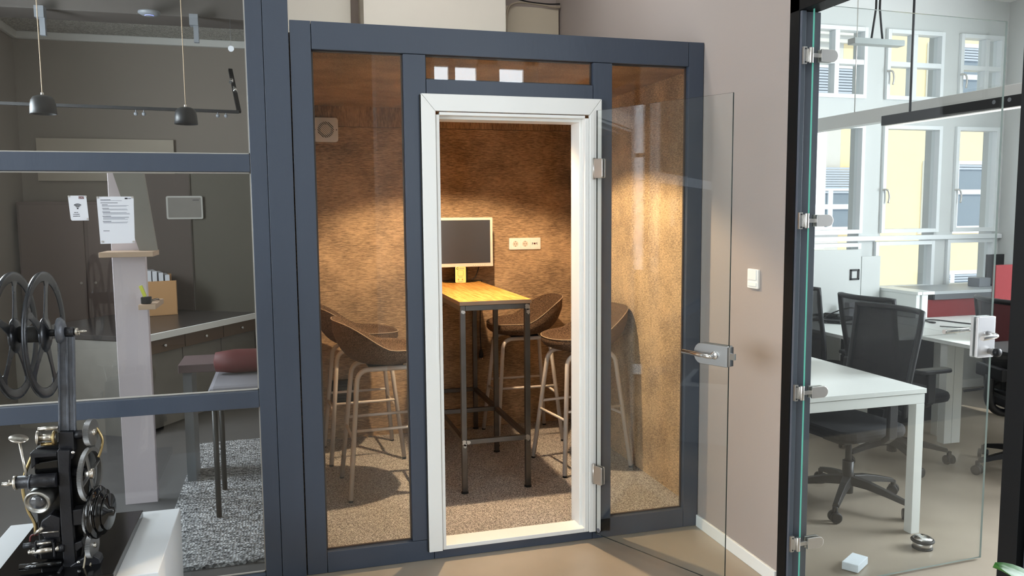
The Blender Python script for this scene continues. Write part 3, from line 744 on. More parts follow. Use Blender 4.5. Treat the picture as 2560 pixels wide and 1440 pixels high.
for x in (-1.60, -.58):
    bm = bmesh.new(); box(bm, x-.03, x+.03, 2.9, 2.98, 3.02, 3.10); box(bm, x-.005, x+.03, 2.92, 2.96, 2.90, 3.02)
    tag(obj('beam_bracket', bm, M_GREYP), 'dark stepped bracket under the beam, %s one' % ('left' if x < -1 else 'right'), 'bracket', 'brackets under the ceiling beam')
ap = thing('smoke_detector', 'flat round ceiling unit with blue light ring in the dim room', 'detector', (-.88, 2.9, 3.095))
bm = bmesh.new(); lathe(bm, [(.075, .004), (.078, -.008), (.05, -.024), (.002, -.028)], 28); obj('body', bm, M_GREYP, ap)
bm = bmesh.new(); tube(bm, [(.03*math.cos(a), .03*math.sin(a), -.025) for a in [math.radians(d) for d in range(190, 351, 10)]], .003, 6); obj('light_ring', bm, M_BLUELED, ap)
bm = bmesh.new(); lathe(bm, [(.022, 3.0-.0), (.022, 3.012), (.002, 3.014)], 20, 'Y', (-.33, 0, 2.88)); rs = tag(obj('hanging_disc', bm, M_PAPER), 'small white disc hanging on a thread in the dim room', 'decoration')
bm = bmesh.new(); tube(bm, [(-.33, 3.006, 2.902), (-.33, 3.006, 3.10)], .001, 5); obj('thread', bm, M_GREYP, rs)
# white upright with two small shelves
up = thing('shelf_tower', 'pale upright board with two small oak shelves behind the glass', 'shelf')
bm = bmesh.new(); prism(bm, [(-.90, 0), (-.732, 0), (-.732, 1.86), (-.90, 1.86)], 1.2, 1.25, 'Y'); obj('upright', bm, plain('lilac_white_board', srgb(205, 194, 200), .6), up, .003)
bm = bmesh.new(); box(bm, -.92, -.66, .98, 1.2, 1.405, 1.432); obj('shelf', bm, M_SHELFW, up, .002)
bm = bmesh.new(); box(bm, -.745, -.66, .98, 1.28, 1.125, 1.152); obj('shelf', bm, M_SHELFW, up, .002)
bm = bmesh.new(); prism(bm, [(-.745, 1.434), (-.655, 1.434), (-.705, 1.87), (-.86, 1.87)], 1.10, 1.13, 'Y'); tag(obj('poster_board', bm, M_MAP), 'grey weathered board leaning on the upper oak shelf', 'board')
bm = bmesh.new(); box(bm, -.735, -.685, 1.0, 1.04, 1.154, 1.19); tag(obj('pen_holder', bm, M_BLACK, bevel=.004), 'black pen holder standing on the lower oak shelf', 'holder')
bm = bmesh.new(); bar(bm, (-.715, 1.02, 1.192), (-.735, 1.02, 1.25), .016, .02); tag(obj('highlighter', bm, plain('lime_plastic', srgb(196, 200, 70), .5)), 'lime yellow marker sticking out of the pen holder', 'pen')
bm = bmesh.new(); tube(bm, smooth([(-.70, 1.10, 1.156), (-.68, 1.16, 1.160), (-.672, 1.2, 1.156), (-.69, 1.25, 1.157), (-.71, 1.2, 1.156)], 5), .002, 6); tag(obj('reading_glasses', bm, M_BLACK), 'thin wire loop lying on the lower oak shelf', 'wire')
# desk with cardboard box
dk = thing('reception_desk', 'long desk with white edged top and brown drawer fronts behind the glass', 'desk', (-.60, 3.22, 0), .995)
bm = bmesh.new(); box(bm, -.75, .70, .0, 1.2, .715, .75); obj('desktop', bm, plain('dark_desktop', srgb(62, 58, 57), .3), dk, .002)
bm = bmesh.new(); box(bm, -.75, .70, -.02, -.001, .708, .756); obj('edge_strip', bm, M_WHITE, dk)
for i in range(3):
    x = -.72+i*.47
    bm = bmesh.new(); box(bm, x, x+.46, .02, .04, .60, .705); d_ = obj('drawer', bm, M_BROWNW, dk, .002)
    bm = bmesh.new(); cyl(bm, (x+.23, .019, .65), (x+.23, .0, .65), .01, 12); obj('knob', bm, M_CHROME, d_)
    bm = bmesh.new(); box(bm, x, x+.46, .05, .07, .03, .595); obj('front_panel', bm, M_MAP, dk, .002)
for x in (-.72, .68):
    bm = bmesh.new(); box(bm, x-.02, x+.015, .08, 1.18, .0, .712); obj('side_panel', bm, M_MAP, dk, .002)
BXP = (-1.07, 4.02, .751)
bx = thing('cardboard_box', 'open brown cardboard box with white papers behind the oak shelf', 'box', BXP, .25)
bm = bmesh.new()
for a, b, c, d, h in ((-.13, .13, -.16, -.155, .30), (-.13, .13, .155, .16, .34), (-.13, -.125, -.16, .16, .34)):
    box(bm, a, b, c, d, 0, h)
prism(bm, [(-.16, 0), (.16, 0), (.16, .24), (-.16, .30)], .125, .13, 'X'); box(bm, -.13, .13, -.16, .16, 0, .005); obj('carton', bm, M_CARD, bx)
for i, (dx, h) in enumerate(((-.085, .39), (-.04, .385), (.01, .37), (.06, .35))):
    bm = bmesh.new(); box(bm, dx-.018, dx+.018, -.14, .14, .008, h); o = obj('paper_stack', bm, M_PAPER, bevel=.001); o.location = BXP; o.rotation_euler = (0, 0, .25)
    tag(o, 'white papers standing in the cardboard box, %s sheaf from the left' % ('first', 'second', 'third', 'fourth')[i], 'papers', 'papers in the cardboard box')
# framed map on a grey partition board
pr = thing('map_print', 'small pale framed map print hanging in the dim room', 'picture', (-.85, 4.268, 1.685))
bm = bmesh.new(); prism(bm, rrect(.31, .21, .016), 0, .006, 'Y'); obj('frame', bm, plain('frosty_frame', srgb(170, 168, 162), .5), pr)
bm = bmesh.new(); prism(bm, rrect(.28, .18, .008), -.002, -.0003, 'Y'); obj('print', bm, M_MAP, pr)
bm = bmesh.new(); box(bm, .07, .125, -.0032, -.0022, .065, .070); obj('caption', bm, M_INK, pr)
sbox('wall_room_panel', -.80, -.07, 4.30, 4.34, .0, 1.99, plain('dark_panel', srgb(84, 80, 70), .7))
sbox('wall_room_panel', -1.2, -.805, 4.275, 4.299, .0, 1.99, plain('umber_panel', srgb(78, 68, 62), .7))
# maroon cushion and pouf close to the glass, rug
cu = thing('lounge_seat', 'grey fabric lounge seat with maroon bolster behind the left glass', 'seat', (-.235, 1.0, 0))
bm = bmesh.new(); box(bm, -.17, .16, -.24, .28, .60, .73, bevel=.03); obj('seat_block', bm, plain('grey_blanket', srgb(118, 116, 124), .9, var=.15, vs=40, stretch=(1, 6, 1)), cu)
bm = bmesh.new(); lathe(bm, [(.02, -.16), (.055, -.15), (.068, -.05), (.066, .07), (.05, .15), (.02, .155)], 20, 'X', (0, .12, .80)); obj('bolster', bm, M_REDC, cu)
for x in (-.14, .13):
    for y in (-.2, .24):
        bm = bmesh.new(); cyl(bm, (x, y, .023), (x, y, .61), .014, 10); obj('leg', bm, M_BLACK, cu)
bm = bmesh.new(); box(bm, -.62, -.10, 1.42, 1.75, .69, .74); ben = tag(obj('side_bench', bm, plain('plum_bench', srgb(88, 72, 74), .5), bevel=.004), 'low plum brown bench behind the glazing', 'bench')
for x in (-.60, -.17):
    bm = bmesh.new(); box(bm, x, x+.05, 1.45, 1.70, .023, .689); obj('leg', bm, M_GREYP, ben)
bm = bmesh.new(); box(bm, -.62, -.075, .2, 2.3, .0005, .022); rg = obj('shag_rug', bm, M_RUG); rg['kind'] = 'stuff'; rg['label'] = 'light grey shaggy rug on the floor behind the glass'; rg['category'] = 'rug'
# dark media cabinet at far left, pale door
bm = bmesh.new(); box(bm, -2.3, -1.2, 4.6, 4.95, 0, 1.75); mc = tag(obj('tall_cabinet', bm, plain('brown_cabinet', srgb(104, 88, 82), .6), bevel=.004), 'brown tall cabinet against the back of the dim room', 'cabinet')
for i in range(2):
    bm = bmesh.new(); box(bm, -2.28+i*.55, -1.76+i*.55, 4.585, 4.599, .05, 1.72); d_ = obj('door', bm, plain('brown_door_%d' % i, srgb(110, 94, 88), .6), mc, .002)
    bm = bmesh.new(); cyl(bm, (-1.80+i*.12, 4.585, 1.0), (-1.80+i*.12, 4.565, 1.0), .012, 12); obj('knob', bm, M_CHROME, d_)
pbx = tag(pbox('white_board', -2.2, -1.0, 4.955, 4.985, 1.95, 2.35, plain('cream_board', srgb(190, 180, 164), .7)), 'cream panel on the wall above the tall cabinet', 'panel')
# ================================================================== PEDESTAL + PROJECTOR
tag(pbox('display_pedestal', -1.08, -.452, -.70, -.075, 0, .40, M_PED, bevel=.003), 'white painted display pedestal under the film projector', 'pedestal')
PJY = -.58
def pj(u, v, dy=0):
    return Vector((-.84694+1.17324e-3*u-8.3933e-5*v+3.9957e-8*u*v, PJY+dy, 2.37579+8.8286e-5*u-1.36711e-3*v-1.7914e-7*u*v))
fp = thing('film_projector', 'antique black cine projector with two reels on the white pedestal', 'projector', (0, 0, 0))
bm = bmesh.new(); box(bm, -.965, -.585, -.735, -.14, .4005, .43); obj('base_plate', bm, M_PLATE, fp, .002)
def reel(u, v, R, label=None):
    c = pj(u, v); t = .010
    bm = bmesh.new()
    # rim: channel section
    lathe(bm, [(R, -.006), (R+.002, 0), (R, .006), (R-.008, .004), (R-.030, .002), (R-.034, 0), (R-.030, -.002), (R-.008, -.004), (R, -.006)], 64, 'X')
    r = obj('reel', bm, M_REEL, fp); r.location = c; r.rotation_euler = (0, 0, -.035)
    rot0 = random.uniform(0, .6)
    for k in range(5):
        a = rot0+2*PI*k/5; bm = bmesh.new()
        ca, sa = math.cos(a), math.sin(a); tn = Vector((0, -sa, ca)); d = Vector((0, ca, sa)); pts = []
        for rr, w_ in ((.040, .026), (.07, .017), (.12, .012), (.165, .014), (R-.030, .026)):
            pts.append((rr, w_))
        L_ = [d*rr+tn*w_ for rr, w_ in pts]; R_ = [d*rr-tn*w_ for rr, w_ in pts]; poly = L_+R_[::-1]
        A = [bm.verts.new(p+Vector((-.0022, 0, 0))) for p in poly]; B = [bm.verts.new(p+Vector((.0022, 0, 0))) for p in poly]
        bm.faces.new(A); bm.faces.new(B[::-1]); n = len(poly)
        for i in range(n): bm.faces.new((A[i], B[i], B[(i+1) % n], A[(i+1) % n]))
        obj('spoke', bm, M_REEL, r, .001)
    bm = bmesh.new(); lathe(bm, [(.018, -.016), (.045, -.010), (.058, -.004), (.060, 0), (.058, .004), (.045, .010), (.018, .016)], 36, 'X'); obj('hub', bm, M_REEL, r)
    return r
reel(38, 838, .212); reel(112, 836, .212)
bm = bmesh.new(); a, b = pj(45, 836), pj(116, 834); cyl(bm, a, b, .028, 24); obj('film_core', bm, M_RUB, fp)
bm = bmesh.new(); cyl(bm, pj(110, 832), pj(146, 831), .012, 16); obj('reel_spindle', bm, M_REEL, fp)
bm = bmesh.new(); lathe(bm, [(.028, -.012), (.043, -.008), (.045, 0), (.036, .010), (.024, .014)], 28, 'X', pj(150, 826)); obj('arm_boss', bm, M_IRONG, fp)
bm = bmesh.new(); cyl(bm, pj(155, 830), pj(184, 829), .017, 18); cyl(bm, pj(182, 829), pj(192, 829), .012, 16, r2=.010); obj('bearing', bm, M_IRON, fp)
bm = bmesh.new(); cyl(bm, pj(186, 828.5), pj(193, 828.5), .013, 18); cyl(bm, pj(193, 828), pj(211, 827.5), .0042, 12); cyl(bm, pj(210, 827.5), pj(217, 827), .0055, 12, r2=.001); cyl(bm, pj(197, 829), pj(197, 837), .003, 8); obj('threaded_tip', bm, M_NICKEL, fp)
# arm column: two flutes
bm = bmesh.new()
p0, p1 = pj(166, 840), pj(170, 1072)
bar(bm, p0, p1, .022, .046, up=(0, 1, 0))
a0, a1 = p0+Vector((-.022, -.012, 0)), p1+Vector((-.024, -.012, 0)); bar(bm, a0, a1, .012, .006, up=(0, 1, 0))
a0, a1 = p0+Vector((.022, -.012, 0)), p1+Vector((.024, -.012, 0)); bar(bm, a0, a1, .012, .006, up=(0, 1, 0))
a0, a1 = p0+Vector((.002, -.011, 0)), p1+Vector((.002, -.011, 0)); bar(bm, a0, a1, .008, .008, up=(0, 1, 0))
obj('arm_column', bm, M_IRONG, fp, .002)
def slab(name, pts, y0, y1, m, bev=.003):
    bm = bmesh.new(); prism(bm, [(pj(u, v).x, pj(u, v).z) for u, v in pts], PJY+y0, PJY+y1, 'Y'); return obj(name, bm, m, fp, bev)
slab('arm_socket', [(149, 1072), (187, 1072), (190, 1115), (184, 1140), (150, 1120)], -.028, .03, M_IRON)
slab('frame_column', [(152, 1112), (183, 1112), (181, 1160), (190, 1290), (197, 1388), (190, 1440), (168, 1440), (167, 1388), (160, 1290), (155, 1165)], -.055, -.025, M_IRON)
slab('gear_case', [(88, 1118), (205, 1085), (222, 1110), (224, 1200), (215, 1290), (200, 1400), (100, 1400), (92, 1300), (86, 1200)], .0, .10, plain('black_case_enamel', srgb(18, 19, 21), .3, .2, var=.15, vs=30))
slab('gate_plate', [(84, 1120), (150, 1118), (150, 1128), (96, 1132), (98, 1150), (88, 1160)], -.05, .0, M_IRON)
slab('gate_housing', [(90, 1150), (150, 1140), (152, 1172), (92, 1176)], -.03, .02, M_BAKE)
def hcyl(name, u0, v0, u1, v1, r, m, dy=0, r2=None, n=22, par=None):
    bm = bmesh.new(); cyl(bm, pj(u0, v0, dy), pj(u1, v1, dy), r, n, r2=r2); return obj(name, bm, m, par or fp, .0)
# upper sprocket rollers
hcyl('roller', 100, 1065, 150, 1060, .0065, M_NICKEL, -.03)
hcyl('roller', 101, 1086, 145, 1084, .012, M_NICKEL, -.03)
for u in (101, 141):
    bm = bmesh.new(); lathe(bm, [(.024, -.004), (.026, 0), (.024, .004)], 24, 'X', pj(u, 1086, -.03)); obj('sprocket_wheel', bm, M_BRASS if u > 120 else M_NICKEL, fp)
hcyl('roller', 108, 1102, 143, 1100, .006, M_BRASS, -.03)
# oiler rod with round knob
bm = bmesh.new(); c = pj(60, 1082, -.06); 
lathe(bm, [(.002, -.003), (.028, -.003), (.030, 0), (.028, .003), (.002, .003)], 24, 'Z', c, rot=Matrix.Rotation(.25, 3, 'Y') @ Matrix.Rotation(.16, 3, 'X')); obj('round_knob', bm, M_NICKEL, fp)
bm = bmesh.new(); cyl(bm, pj(61, 1088, -.06), pj(86, 1210, -.06), .0042, 12); obj('lever_rod', bm, M_NICKEL, fp)
# main horizontal barrel
hcyl('main_barrel', 55, 1190, 152, 1183, .021, M_IRON, -.06, r2=.024)
hcyl('barrel_collar', 86, 1188, 89, 1188, .025, M_IRONG, -.06)
hcyl('barrel_ring', 49, 1191, 56, 1190, .0235, M_NICKEL, -.06)
hcyl('crank_pin', 20, 1195, 49, 1192, .0065, M_NICKEL, -.06)
bm = bmesh.new(); cyl(bm, pj(38, 1192, -.06), pj(37, 1183, -.06), .002, 8); obj('screw', bm, M_NICKEL, fp)
hcyl('gear_shaft', 184, 1176, 214, 1175, .020, M_IRON, -.01, r2=.013)
hcyl('gear_shaft', 186, 1082, 212, 1080, .015, M_IRON, -.01)
# lens: points toward the viewer and down-left
bm = bmesh.new(); lc = pj(108, 1236, -.07); ax = Vector((-.22, -1, -.28)).normalized(); q = ax.to_track_quat('Z', 'Y').to_matrix()
lathe(bm, [(.040, -.075), (.041, -.01), (.043, 0), (.042, .006), (.036, .008), (.035, .001), (.029, -.001)], 40, 'Z', lc, rot=q); ls = obj('lens_barrel', bm, plain('satin_nickel', (.42, .42, .40, 1), .35, 1, var=.1, vs=12), fp)
bm = bmesh.new(); lathe(bm, [(.029, -.002), (.025, .006), (.016, .012), (.001, .014)], 32, 'Z', lc, rot=q); obj('lens', bm, M_LENS, ls)
# claw mechanism block
slab('claw_block', [(112, 1290), (135, 1272), (158, 1280), (158, 1330), (118, 1330), (108, 1310)], -.05, .01, M_IRON)
hcyl('claw_lever', 100, 1316, 120, 1300, .006, M_NICKEL, -.065)
hcyl('claw_pin', 112, 1314, 158, 1310, .0025, M_NICKEL, -.065)
bm = bmesh.new(); tube(bm, smooth([pj(88, 1335, -.065), pj(90, 1322, -.065), pj(98, 1318, -.065), pj(108, 1318, -.065)], 5), .003, 8); obj('hook', bm, plain('dark_red_enamel', srgb(80, 20, 22), .4), fp)
slab('claw_foot', [(116, 1332), (158, 1330), (158, 1345), (120, 1350)], -.04, .0, M_IRON)
# lower rollers
hcyl('roller', 70, 1349, 105, 1345, .0085, M_IRON, -.055)
hcyl('roller', 104, 1344, 145, 1338, .011, M_IRON, -.055); hcyl('roller', 106, 1341, 140, 1336, .004, M_NICKEL, -.068)
hcyl('roller', 92, 1364, 142, 1357, .0125, M_NICKEL, -.055); hcyl('roller', 82, 1366, 92, 1364, .0075, M_NICKEL, -.055)
hcyl('roller', 148, 1356, 158, 1355, .011, M_NICKEL, -.055); hcyl('roller', 156, 1356, 170, 1355, .014, M_IRON, -.05)
for u in (101, 146):
    bm = bmesh.new(); box(bm, pj(u, 0).x-.07*0-.003+0, pj(u, 0).x+.003, 0, .001, 0, .001) if False else None
    p = pj(u, 1352, -.055); prism(bm, [(p.y-.012, p.z+.02), (p.y+.012, p.z+.02), (p.y+.012, p.z-.03), (p.y, p.z-.042), (p.y-.012, p.z-.03)], p.x-.003, p.x+.003, 'X'); obj('roller_bracket', bm, M_IRON, fp, .002)
hcyl('lower_rod', 62, 1402, 165, 1390, .011, M_BAKE, -.06)
slab('foot_casting', [(76, 1440), (84, 1424), (140, 1414), (168, 1400), (172, 1440)], -.10, .02, M_IRON)
slab('foot_casting', [(176, 1440), (186, 1398), (215, 1380), (236, 1368), (258, 1380), (262, 1392), (226, 1412), (200, 1440)], -.06, -.01, M_IRON)
# gear train on the right
def gear(u, v, R, w_, dy, m=M_GEAR, teeth=None, spokes=0, tilt_=-.17):
    teeth = teeth or int(R*1300); bm = bmesh.new(); n = teeth*2
    ringo = lambda x, r0: [bm.verts.new((x, math.cos(2*PI*k/n)*(r0 if k % 2 else r0-.0022), math.sin(2*PI*k/n)*(r0 if k % 2 else r0-.0022))) for k in range(n)]
    ri = R*.84 if spokes else .006
    ring = lambda x, r0: [bm.verts.new((x, math.cos(2*PI*k/n)*r0, math.sin(2*PI*k/n)*r0)) for k in range(n)]
    A, B, D, E_ = ringo(-w_/2, R), ringo(w_/2, R), ring(w_/2, ri), ring(-w_/2, ri)
    for P_, Q_ in ((A, B), (B, D), (D, E_), (E_, A)):
        for k in range(n): bm.faces.new((P_[k], P_[(k+1) % n], Q_[(k+1) % n], Q_[k]))
    g = obj('gear', bm, m, fp); g.location = pj(u, v, dy); g.rotation_euler = (0, 0, tilt_)
    for k in range(spokes):
        a = 2*PI*k/spokes+.3; bm = bmesh.new(); bar(bm, (0, 0, 0), (0, math.cos(a)*R*.87, math.sin(a)*R*.87), .006, .010); obj('spoke', bm, m, g)
    bm = bmesh.new(); lathe(bm, [(R*.16+.003, -w_*.8), (R*.16+.003, w_*.8), (.003, w_*.85)], 20, 'X'); obj('hub', bm, M_NICKEL, g)
    return g
bm = bmesh.new(); lathe(bm, [(.038, -.006), (.042, 0), (.038, .006)], 28, 'X', pj(222, 1075, -.03)); obj('pulley', bm, M_NICKEL, fp)
gear(232, 1072, .046, .018, -.03)
gear(230, 1175, .092, .014, -.03, spokes=4)
gear(231, 1284, .052, .012, -.04)
gear(237, 1352, .044, .016, -.04)
# glossy stepped pulley
bm = bmesh.new()
lathe(bm, [(.060, -.022), (.088, -.020), (.090, -.006), (.086, -.002), (.072, .000), (.070, .006), (.076, .008), (.077, .013), (.060, .016), (.058, .022), (.062, .024), (.061, .030), (.018, .032), (.016, .046), (.004, .048)], 48, 'X')
o_ = obj('drive_pulley', bm, M_BAKE, fp); o_.location = pj(258, 1268, -.04); o_.rotation_euler = (0, 0, -.17)
slab('shaft_bearing', [(188, 1262), (214, 1258), (216, 1298), (190, 1301)], -.05, .0, M_IRON)
slab('shaft_bearing', [(192, 1345), (212, 1338), (216, 1352), (200, 1366), (192, 1360)], -.05, .0, M_IRON)
# leather belts
bm = bmesh.new(); tube(bm, smooth([pj(228, 1325, -.05), pj(224, 1370, -.06), pj(221, 1410, -.09), pj(220, 1440, -.13), pj(217, 1455, -.15)], 4), .0028, 6)
tube(bm, smooth([pj(238, 1384, -.05), pj(233, 1410, -.08), pj(228, 1440, -.12), pj(225, 1455, -.15)], 4), .0028, 6); obj('drive_belt', bm, plain('belt', srgb(150, 140, 120), .6), fp)
bm = bmesh.new(); tube(bm, smooth([pj(232, 1055, .0), pj(250, 1080, .0), pj(257, 1100, .0), pj(252, 1125, .0), pj(246, 1140, .0)], 5), .0045, 8); obj('rear_belt', bm, M_BRASS, fp)
bm = bmesh.new(); tube(bm, smooth([pj(88, 1125, -.03), pj(70, 1170, -.03), pj(63, 1215, -.03), pj(75, 1265, -.03), pj(92, 1300, -.03), pj(94, 1330, -.03)], 6), .0055, 8); obj('film_strip', bm, M_BRASS, fp)
for u, v in ((193, 1115), (207, 1388)):
    bm = bmesh.new(); lathe(bm, [(.006, -.004), (.006, 0), (.002, .002)], 12, 'Y', pj(u, v, -.066), rot=Matrix.Diagonal((1, -1, 1))); obj('screw', bm, M_CHROME, fp)
# ================================================================== RIGHT WALL: switch
ls_ = thing('light_switch', 'white double rocker switch on the grey wall by the office door', 'switch', (WX, -.472, 1.320))
bm = bmesh.new(); prism(bm, rrect(.084, .086, .005), -.011, 0, 'X'); obj('plate', bm, M_WHITE, ls_, .002)
for z_, h_ in ((.014, .046), (-.028, .018)):
    bm = bmesh.new(); prism(bm, rrect(.062, h_, .003, cx=0, cy=z_+.004), -.0145, -.0112, 'X'); obj('rocker', bm, M_WHITE, ls_, .001)
# ================================================================== OFFICE DOOR
od = thing('office_door_frame', 'dark painted frame of the office doorway on the right', 'door frame')
def P2(n, x0, x1, y0, y1, z0, z1, m, par): return pbox(n, x0, x1, y0, y1, z0, z1, m, par, .0015)
P2('post', WX-.003, WX+.02, -.752, -.690, 0, 2.52, M_DARK, od)
P2('jamb', WX+.021, WX+.098, -.752, -.722, 0, 2.414, plain('blue_grey_jamb', srgb(84, 90, 102), .45, var=.08, vs=7, stretch=(1, 1, .2)), od)
P2('jamb', WX+.0, WX+.020, -.766, -.7525, 0, 2.414, bpy.data.materials['blue_grey_jamb'], od)
P2('head', WX-.003, WX+.09, -1.775, -.69, 2.416, 2.52, M_DARK, od)
P2('post', WX-.003, WX+.09, -1.84, -1.777, 0, 2.52, M_DARK, od)
# fixed glazed black panel nearer the camera with a pale framed sheet behind it
ep = thing('black_glazed_panel', 'black framed glazed panel at the right edge with pale frame inside', 'partition')
P2('rail', WX-.003, WX+.09, -2.55, -1.842, .16, .26, M_DARK, ep); P2('rail', WX-.003, WX+.09, -2.55, -1.842, 2.416, 2.52, M_DARK, ep)
P2('rail', WX-.003, WX+.09, -2.55, -1.842, 0, .06, M_DARK, ep)
P2('stile', WX+.02, WX+.07, -1.872, -1.843, .262, 2.414, plain('grey_gasket', srgb(74, 78, 84), .4), ep)
pane('glass_pane', WX+.045, WX+.051, -2.55, -1.875, .262, 2.414, ep)
bm = bmesh.new()
box(bm, WX+.09, WX+.11, -1.93, -1.885, .30, 2.40); box(bm, WX+.09, WX+.11, -2.55, -1.93, .30, .345)
obj('inner_frame', bm, M_WHITE, ep, .004)
# ---- glass leaf
ol = thing('glass_door', 'large clear glass office door opened into the office, lever and knob lock', 'door', (WX+.030, -.792, 0), math.atan2(.046, 1.017))
LW2 = 1.018
pane('glass_panel', .006, LW2, -.005, .005, .012, 2.432, ol, M_GLASSD, M_EDGE, plain('pale_glass_edge', srgb(150, 166, 162), .2))
for zz in (2.235, 1.580, .870, .222):
    bm = bmesh.new()
    pl = [(.036, zz-.024), (.036, zz+.024)]+[(.092+.024*math.cos(math.radians(a)), zz+.024*math.sin(math.radians(a))) for a in range(90, -91, -18)]
    prism(bm, pl, -.016, -.0055, 'Y'); prism(bm, pl, .0055, .016, 'Y'); h = obj('hinge', bm, M_STEEL, ol, .0015)
    bm = bmesh.new(); cyl(bm, (-.004, -.002, zz-.030), (-.004, -.002, zz+.030), .009, 16)
    box(bm, -.034, -.018, .004, .016, zz-.034, zz+.034); box(bm, -.02, .0, .002, .012, zz-.026, zz+.026); box(bm, .0, .038, -.006, .006, zz-.008, zz+.008)
    k_ = obj('knuckle', bm, M_STEEL, h, .001)
    bm = bmesh.new()
    for dz in (-.026, .026): lathe(bm, [(.003, .0035), (.003, .002)], 10, 'Y', (-.026, 0, zz+dz))
    obj('screw', bm, M_INK, k_)
zc = 1.05
bm = bmesh.new()
prism(bm, rrect(.098, .186, .008, cx=LW2-.052+.0, cy=zc), -.020, -.0055, 'Y'); prism(bm, rrect(.098, .186, .008, cx=LW2-.052, cy=zc), .0055, .020, 'Y')
box(bm, LW2-.004, LW2+.002, -.019, .019, zc-.09, zc+.09)
lk = obj('lock_case', bm, plain('pale_aluminium', (.78, .78, .8, 1), .3, .6), ol, .002)
for s in (-1, 1):
    bm = bmesh.new()
    if s < 0: tube(bm, fillet([(LW2-.045, -.02, zc+.018), (LW2-.03, -.062, zc+.010), (LW2-.13, -.066, zc+.004)], .03), .0105, 12)
    else: tube(bm, fillet([(LW2-.06, .02, zc+.024), (LW2-.06, .062, zc+.024), (LW2-.205, .066, zc+.020)], .03), .0105, 12)
    obj('lever_handle', bm, M_CHROME, ol)
bm = bmesh.new(); lathe(bm, [(.014, .020), (.014, .040), (.018, .041), (.018, .066), (.016, .070), (.002, .071)], 24, 'Y', (LW2-.03, 0, zc-.065), rot=Matrix.Diagonal((1, -1, 1)))
kb = obj('knob_cylinder', bm, M_STEEL, ol)
bm = bmesh.new(); lathe(bm, [(.0195, .052), (.0195, .068), (.012, .073), (.002, .073)], 24, 'Y', (LW2-.03, 0, zc-.065), rot=Matrix.Diagonal((1, -1, 1))); obj('knob_cap', bm, M_BLACK, kb)
# door stop & foam block
ds = thing('door_stop', 'round brushed steel door stop with black ring on the office floor', 'door stop', (2.905, -.565, 0))
bm = bmesh.new(); lathe(bm, [(.046, .001), (.046, .008), (.002, .008)], 32); obj('rubber_foot', bm, M_RUB, ds)
bm = bmesh.new(); lathe(bm, [(.043, .008), (.043, .040), (.002, .040)], 32); obj('body', bm, M_STEEL, ds)
bm = bmesh.new(); lathe(bm, [(.044, .030), (.052, .036), (.053, .042), (.048, .048), (.044, .046), (.044, .030)], 32); obj('rubber_ring', bm, M_RUB, ds)
bm = bmesh.new(); lathe(bm, [(.046, .046), (.042, .054), (.028, .060), (.002, .063)], 32); obj('cap', bm, M_CHROME, ds)
bm = bmesh.new(); box(bm, -.065, .065, -.036, .036, 0.001, .036, bevel=.003)
for v in bm.verts: v.co += noise.noise_vector(v.co*40)*.003
fm = tag(obj('foam_block', bm, M_FOAM), 'small white foam block lying on the floor inside the glass office door', 'foam block'); fm.location = (2.455, -.645, .003); fm.rotation_euler = (0, 0, .55)
# ================================================================== OFFICE SHELL
OX, OY = 6.22, 2.15
sbox('ceiling_office', 2.1, OX+.1, -2.6, OY, 3.42, 3.5, M_CEILW)
for y0, y1, z0_, z1_ in ((-2.6, -2.2, 0, 4), (-.2, OY+.15, 0, 4), (-2.2, -.2, 0, .9), (-2.2, -.2, 2.9, 4)): sbox('wall_office_right', OX, OX+.12, y0, y1, z0_, z1_, M_OFF)
bm = bmesh.new()
for y0, y1, z0_, z1_ in ((-2.2, -2.14, .9, 2.9), (-.26, -.2, .9, 2.9), (-1.23, -1.17, .9, 2.9), (-2.2, -.2, .9, .96), (-2.2, -.2, 2.84, 2.9)): box(bm, OX+.02, OX+.08, y0, y1, z0_, z1_)
struct('window_10', bm, M_WFRAME)  # unseen window, added to let fill light into the office
def wallseg(x0, x1, z0_, z1_): sbox('wall_office_window', x0, x1, OY, OY+.14, z0_, z1_, M_OFF)
cols = [(4.00, 4.715), (4.935, 5.50), (5.70, 6.14)]
wallseg(2.1, 4.00, 0, 3.5); wallseg(4.715, 4.935, 1.38, 3.115); wallseg(5.50, 5.70, 1.38, 3.115); wallseg(6.14, OX, 0, 3.5)
wallseg(4.0, 6.14, 0, .90); wallseg(4.0, 6.14, 3.115, 3.5)
for a, b in cols: wallseg(a, b, 2.33, 2.545)
for a, b in ((4.0, 4.72), (4.888, 5.475), (5.645, 6.14)): pass
wallseg(4.710, 4.888, .90, 1.3795); wallseg(5.475, 5.645, .90, 1.3795)
def win(n, x0, x1, z0_, z1_, mul=None, tr_=None, handle=True):
    bm = bmesh.new(); y0, y1 = OY-.03, OY+.06; f = .034
    for a, b, c, d in ((x0-.02, x0+f*.4, z0_-.02, z1_+.02), (x1-f*.4, x1+.02, z0_-.02, z1_+.02), (x0+f*.4, x1-f*.4, z0_-.02, z0_+f*.4), (x0+f*.4, x1-f*.4, z1_-f*.4, z1_+.02)): box(bm, a, b, y0, y1, c, d)
    if mul: box(bm, mul-.022, mul+.022, y0+.006, y1-.004, z0_+f*.4, z1_-f*.4)
    if tr_: box(bm, x0+f*.4, x1-f*.4, y0+.002, y1-.002, tr_-.020, tr_+.020)
    wn = struct('window_%d' % n, bm, M_WFRAME, .002)
    pane('pane', x0, x1, OY+.02, OY+.024, z0_, z1_, wn)
    if handle:
        bm = bmesh.new(); hz = z0_+(z1_-z0_)*(.28 if tr_ else .33)
        tube(bm, smooth([(x0-.03, OY-.035, hz+.06), (x0+.005, OY-.06, hz+.055), (x0+.018, OY-.065, hz), (x0+.012, OY-.062, hz-.055)], 5), .008, 8); obj('window_handle', bm, M_STEEL, wn)
    return wn
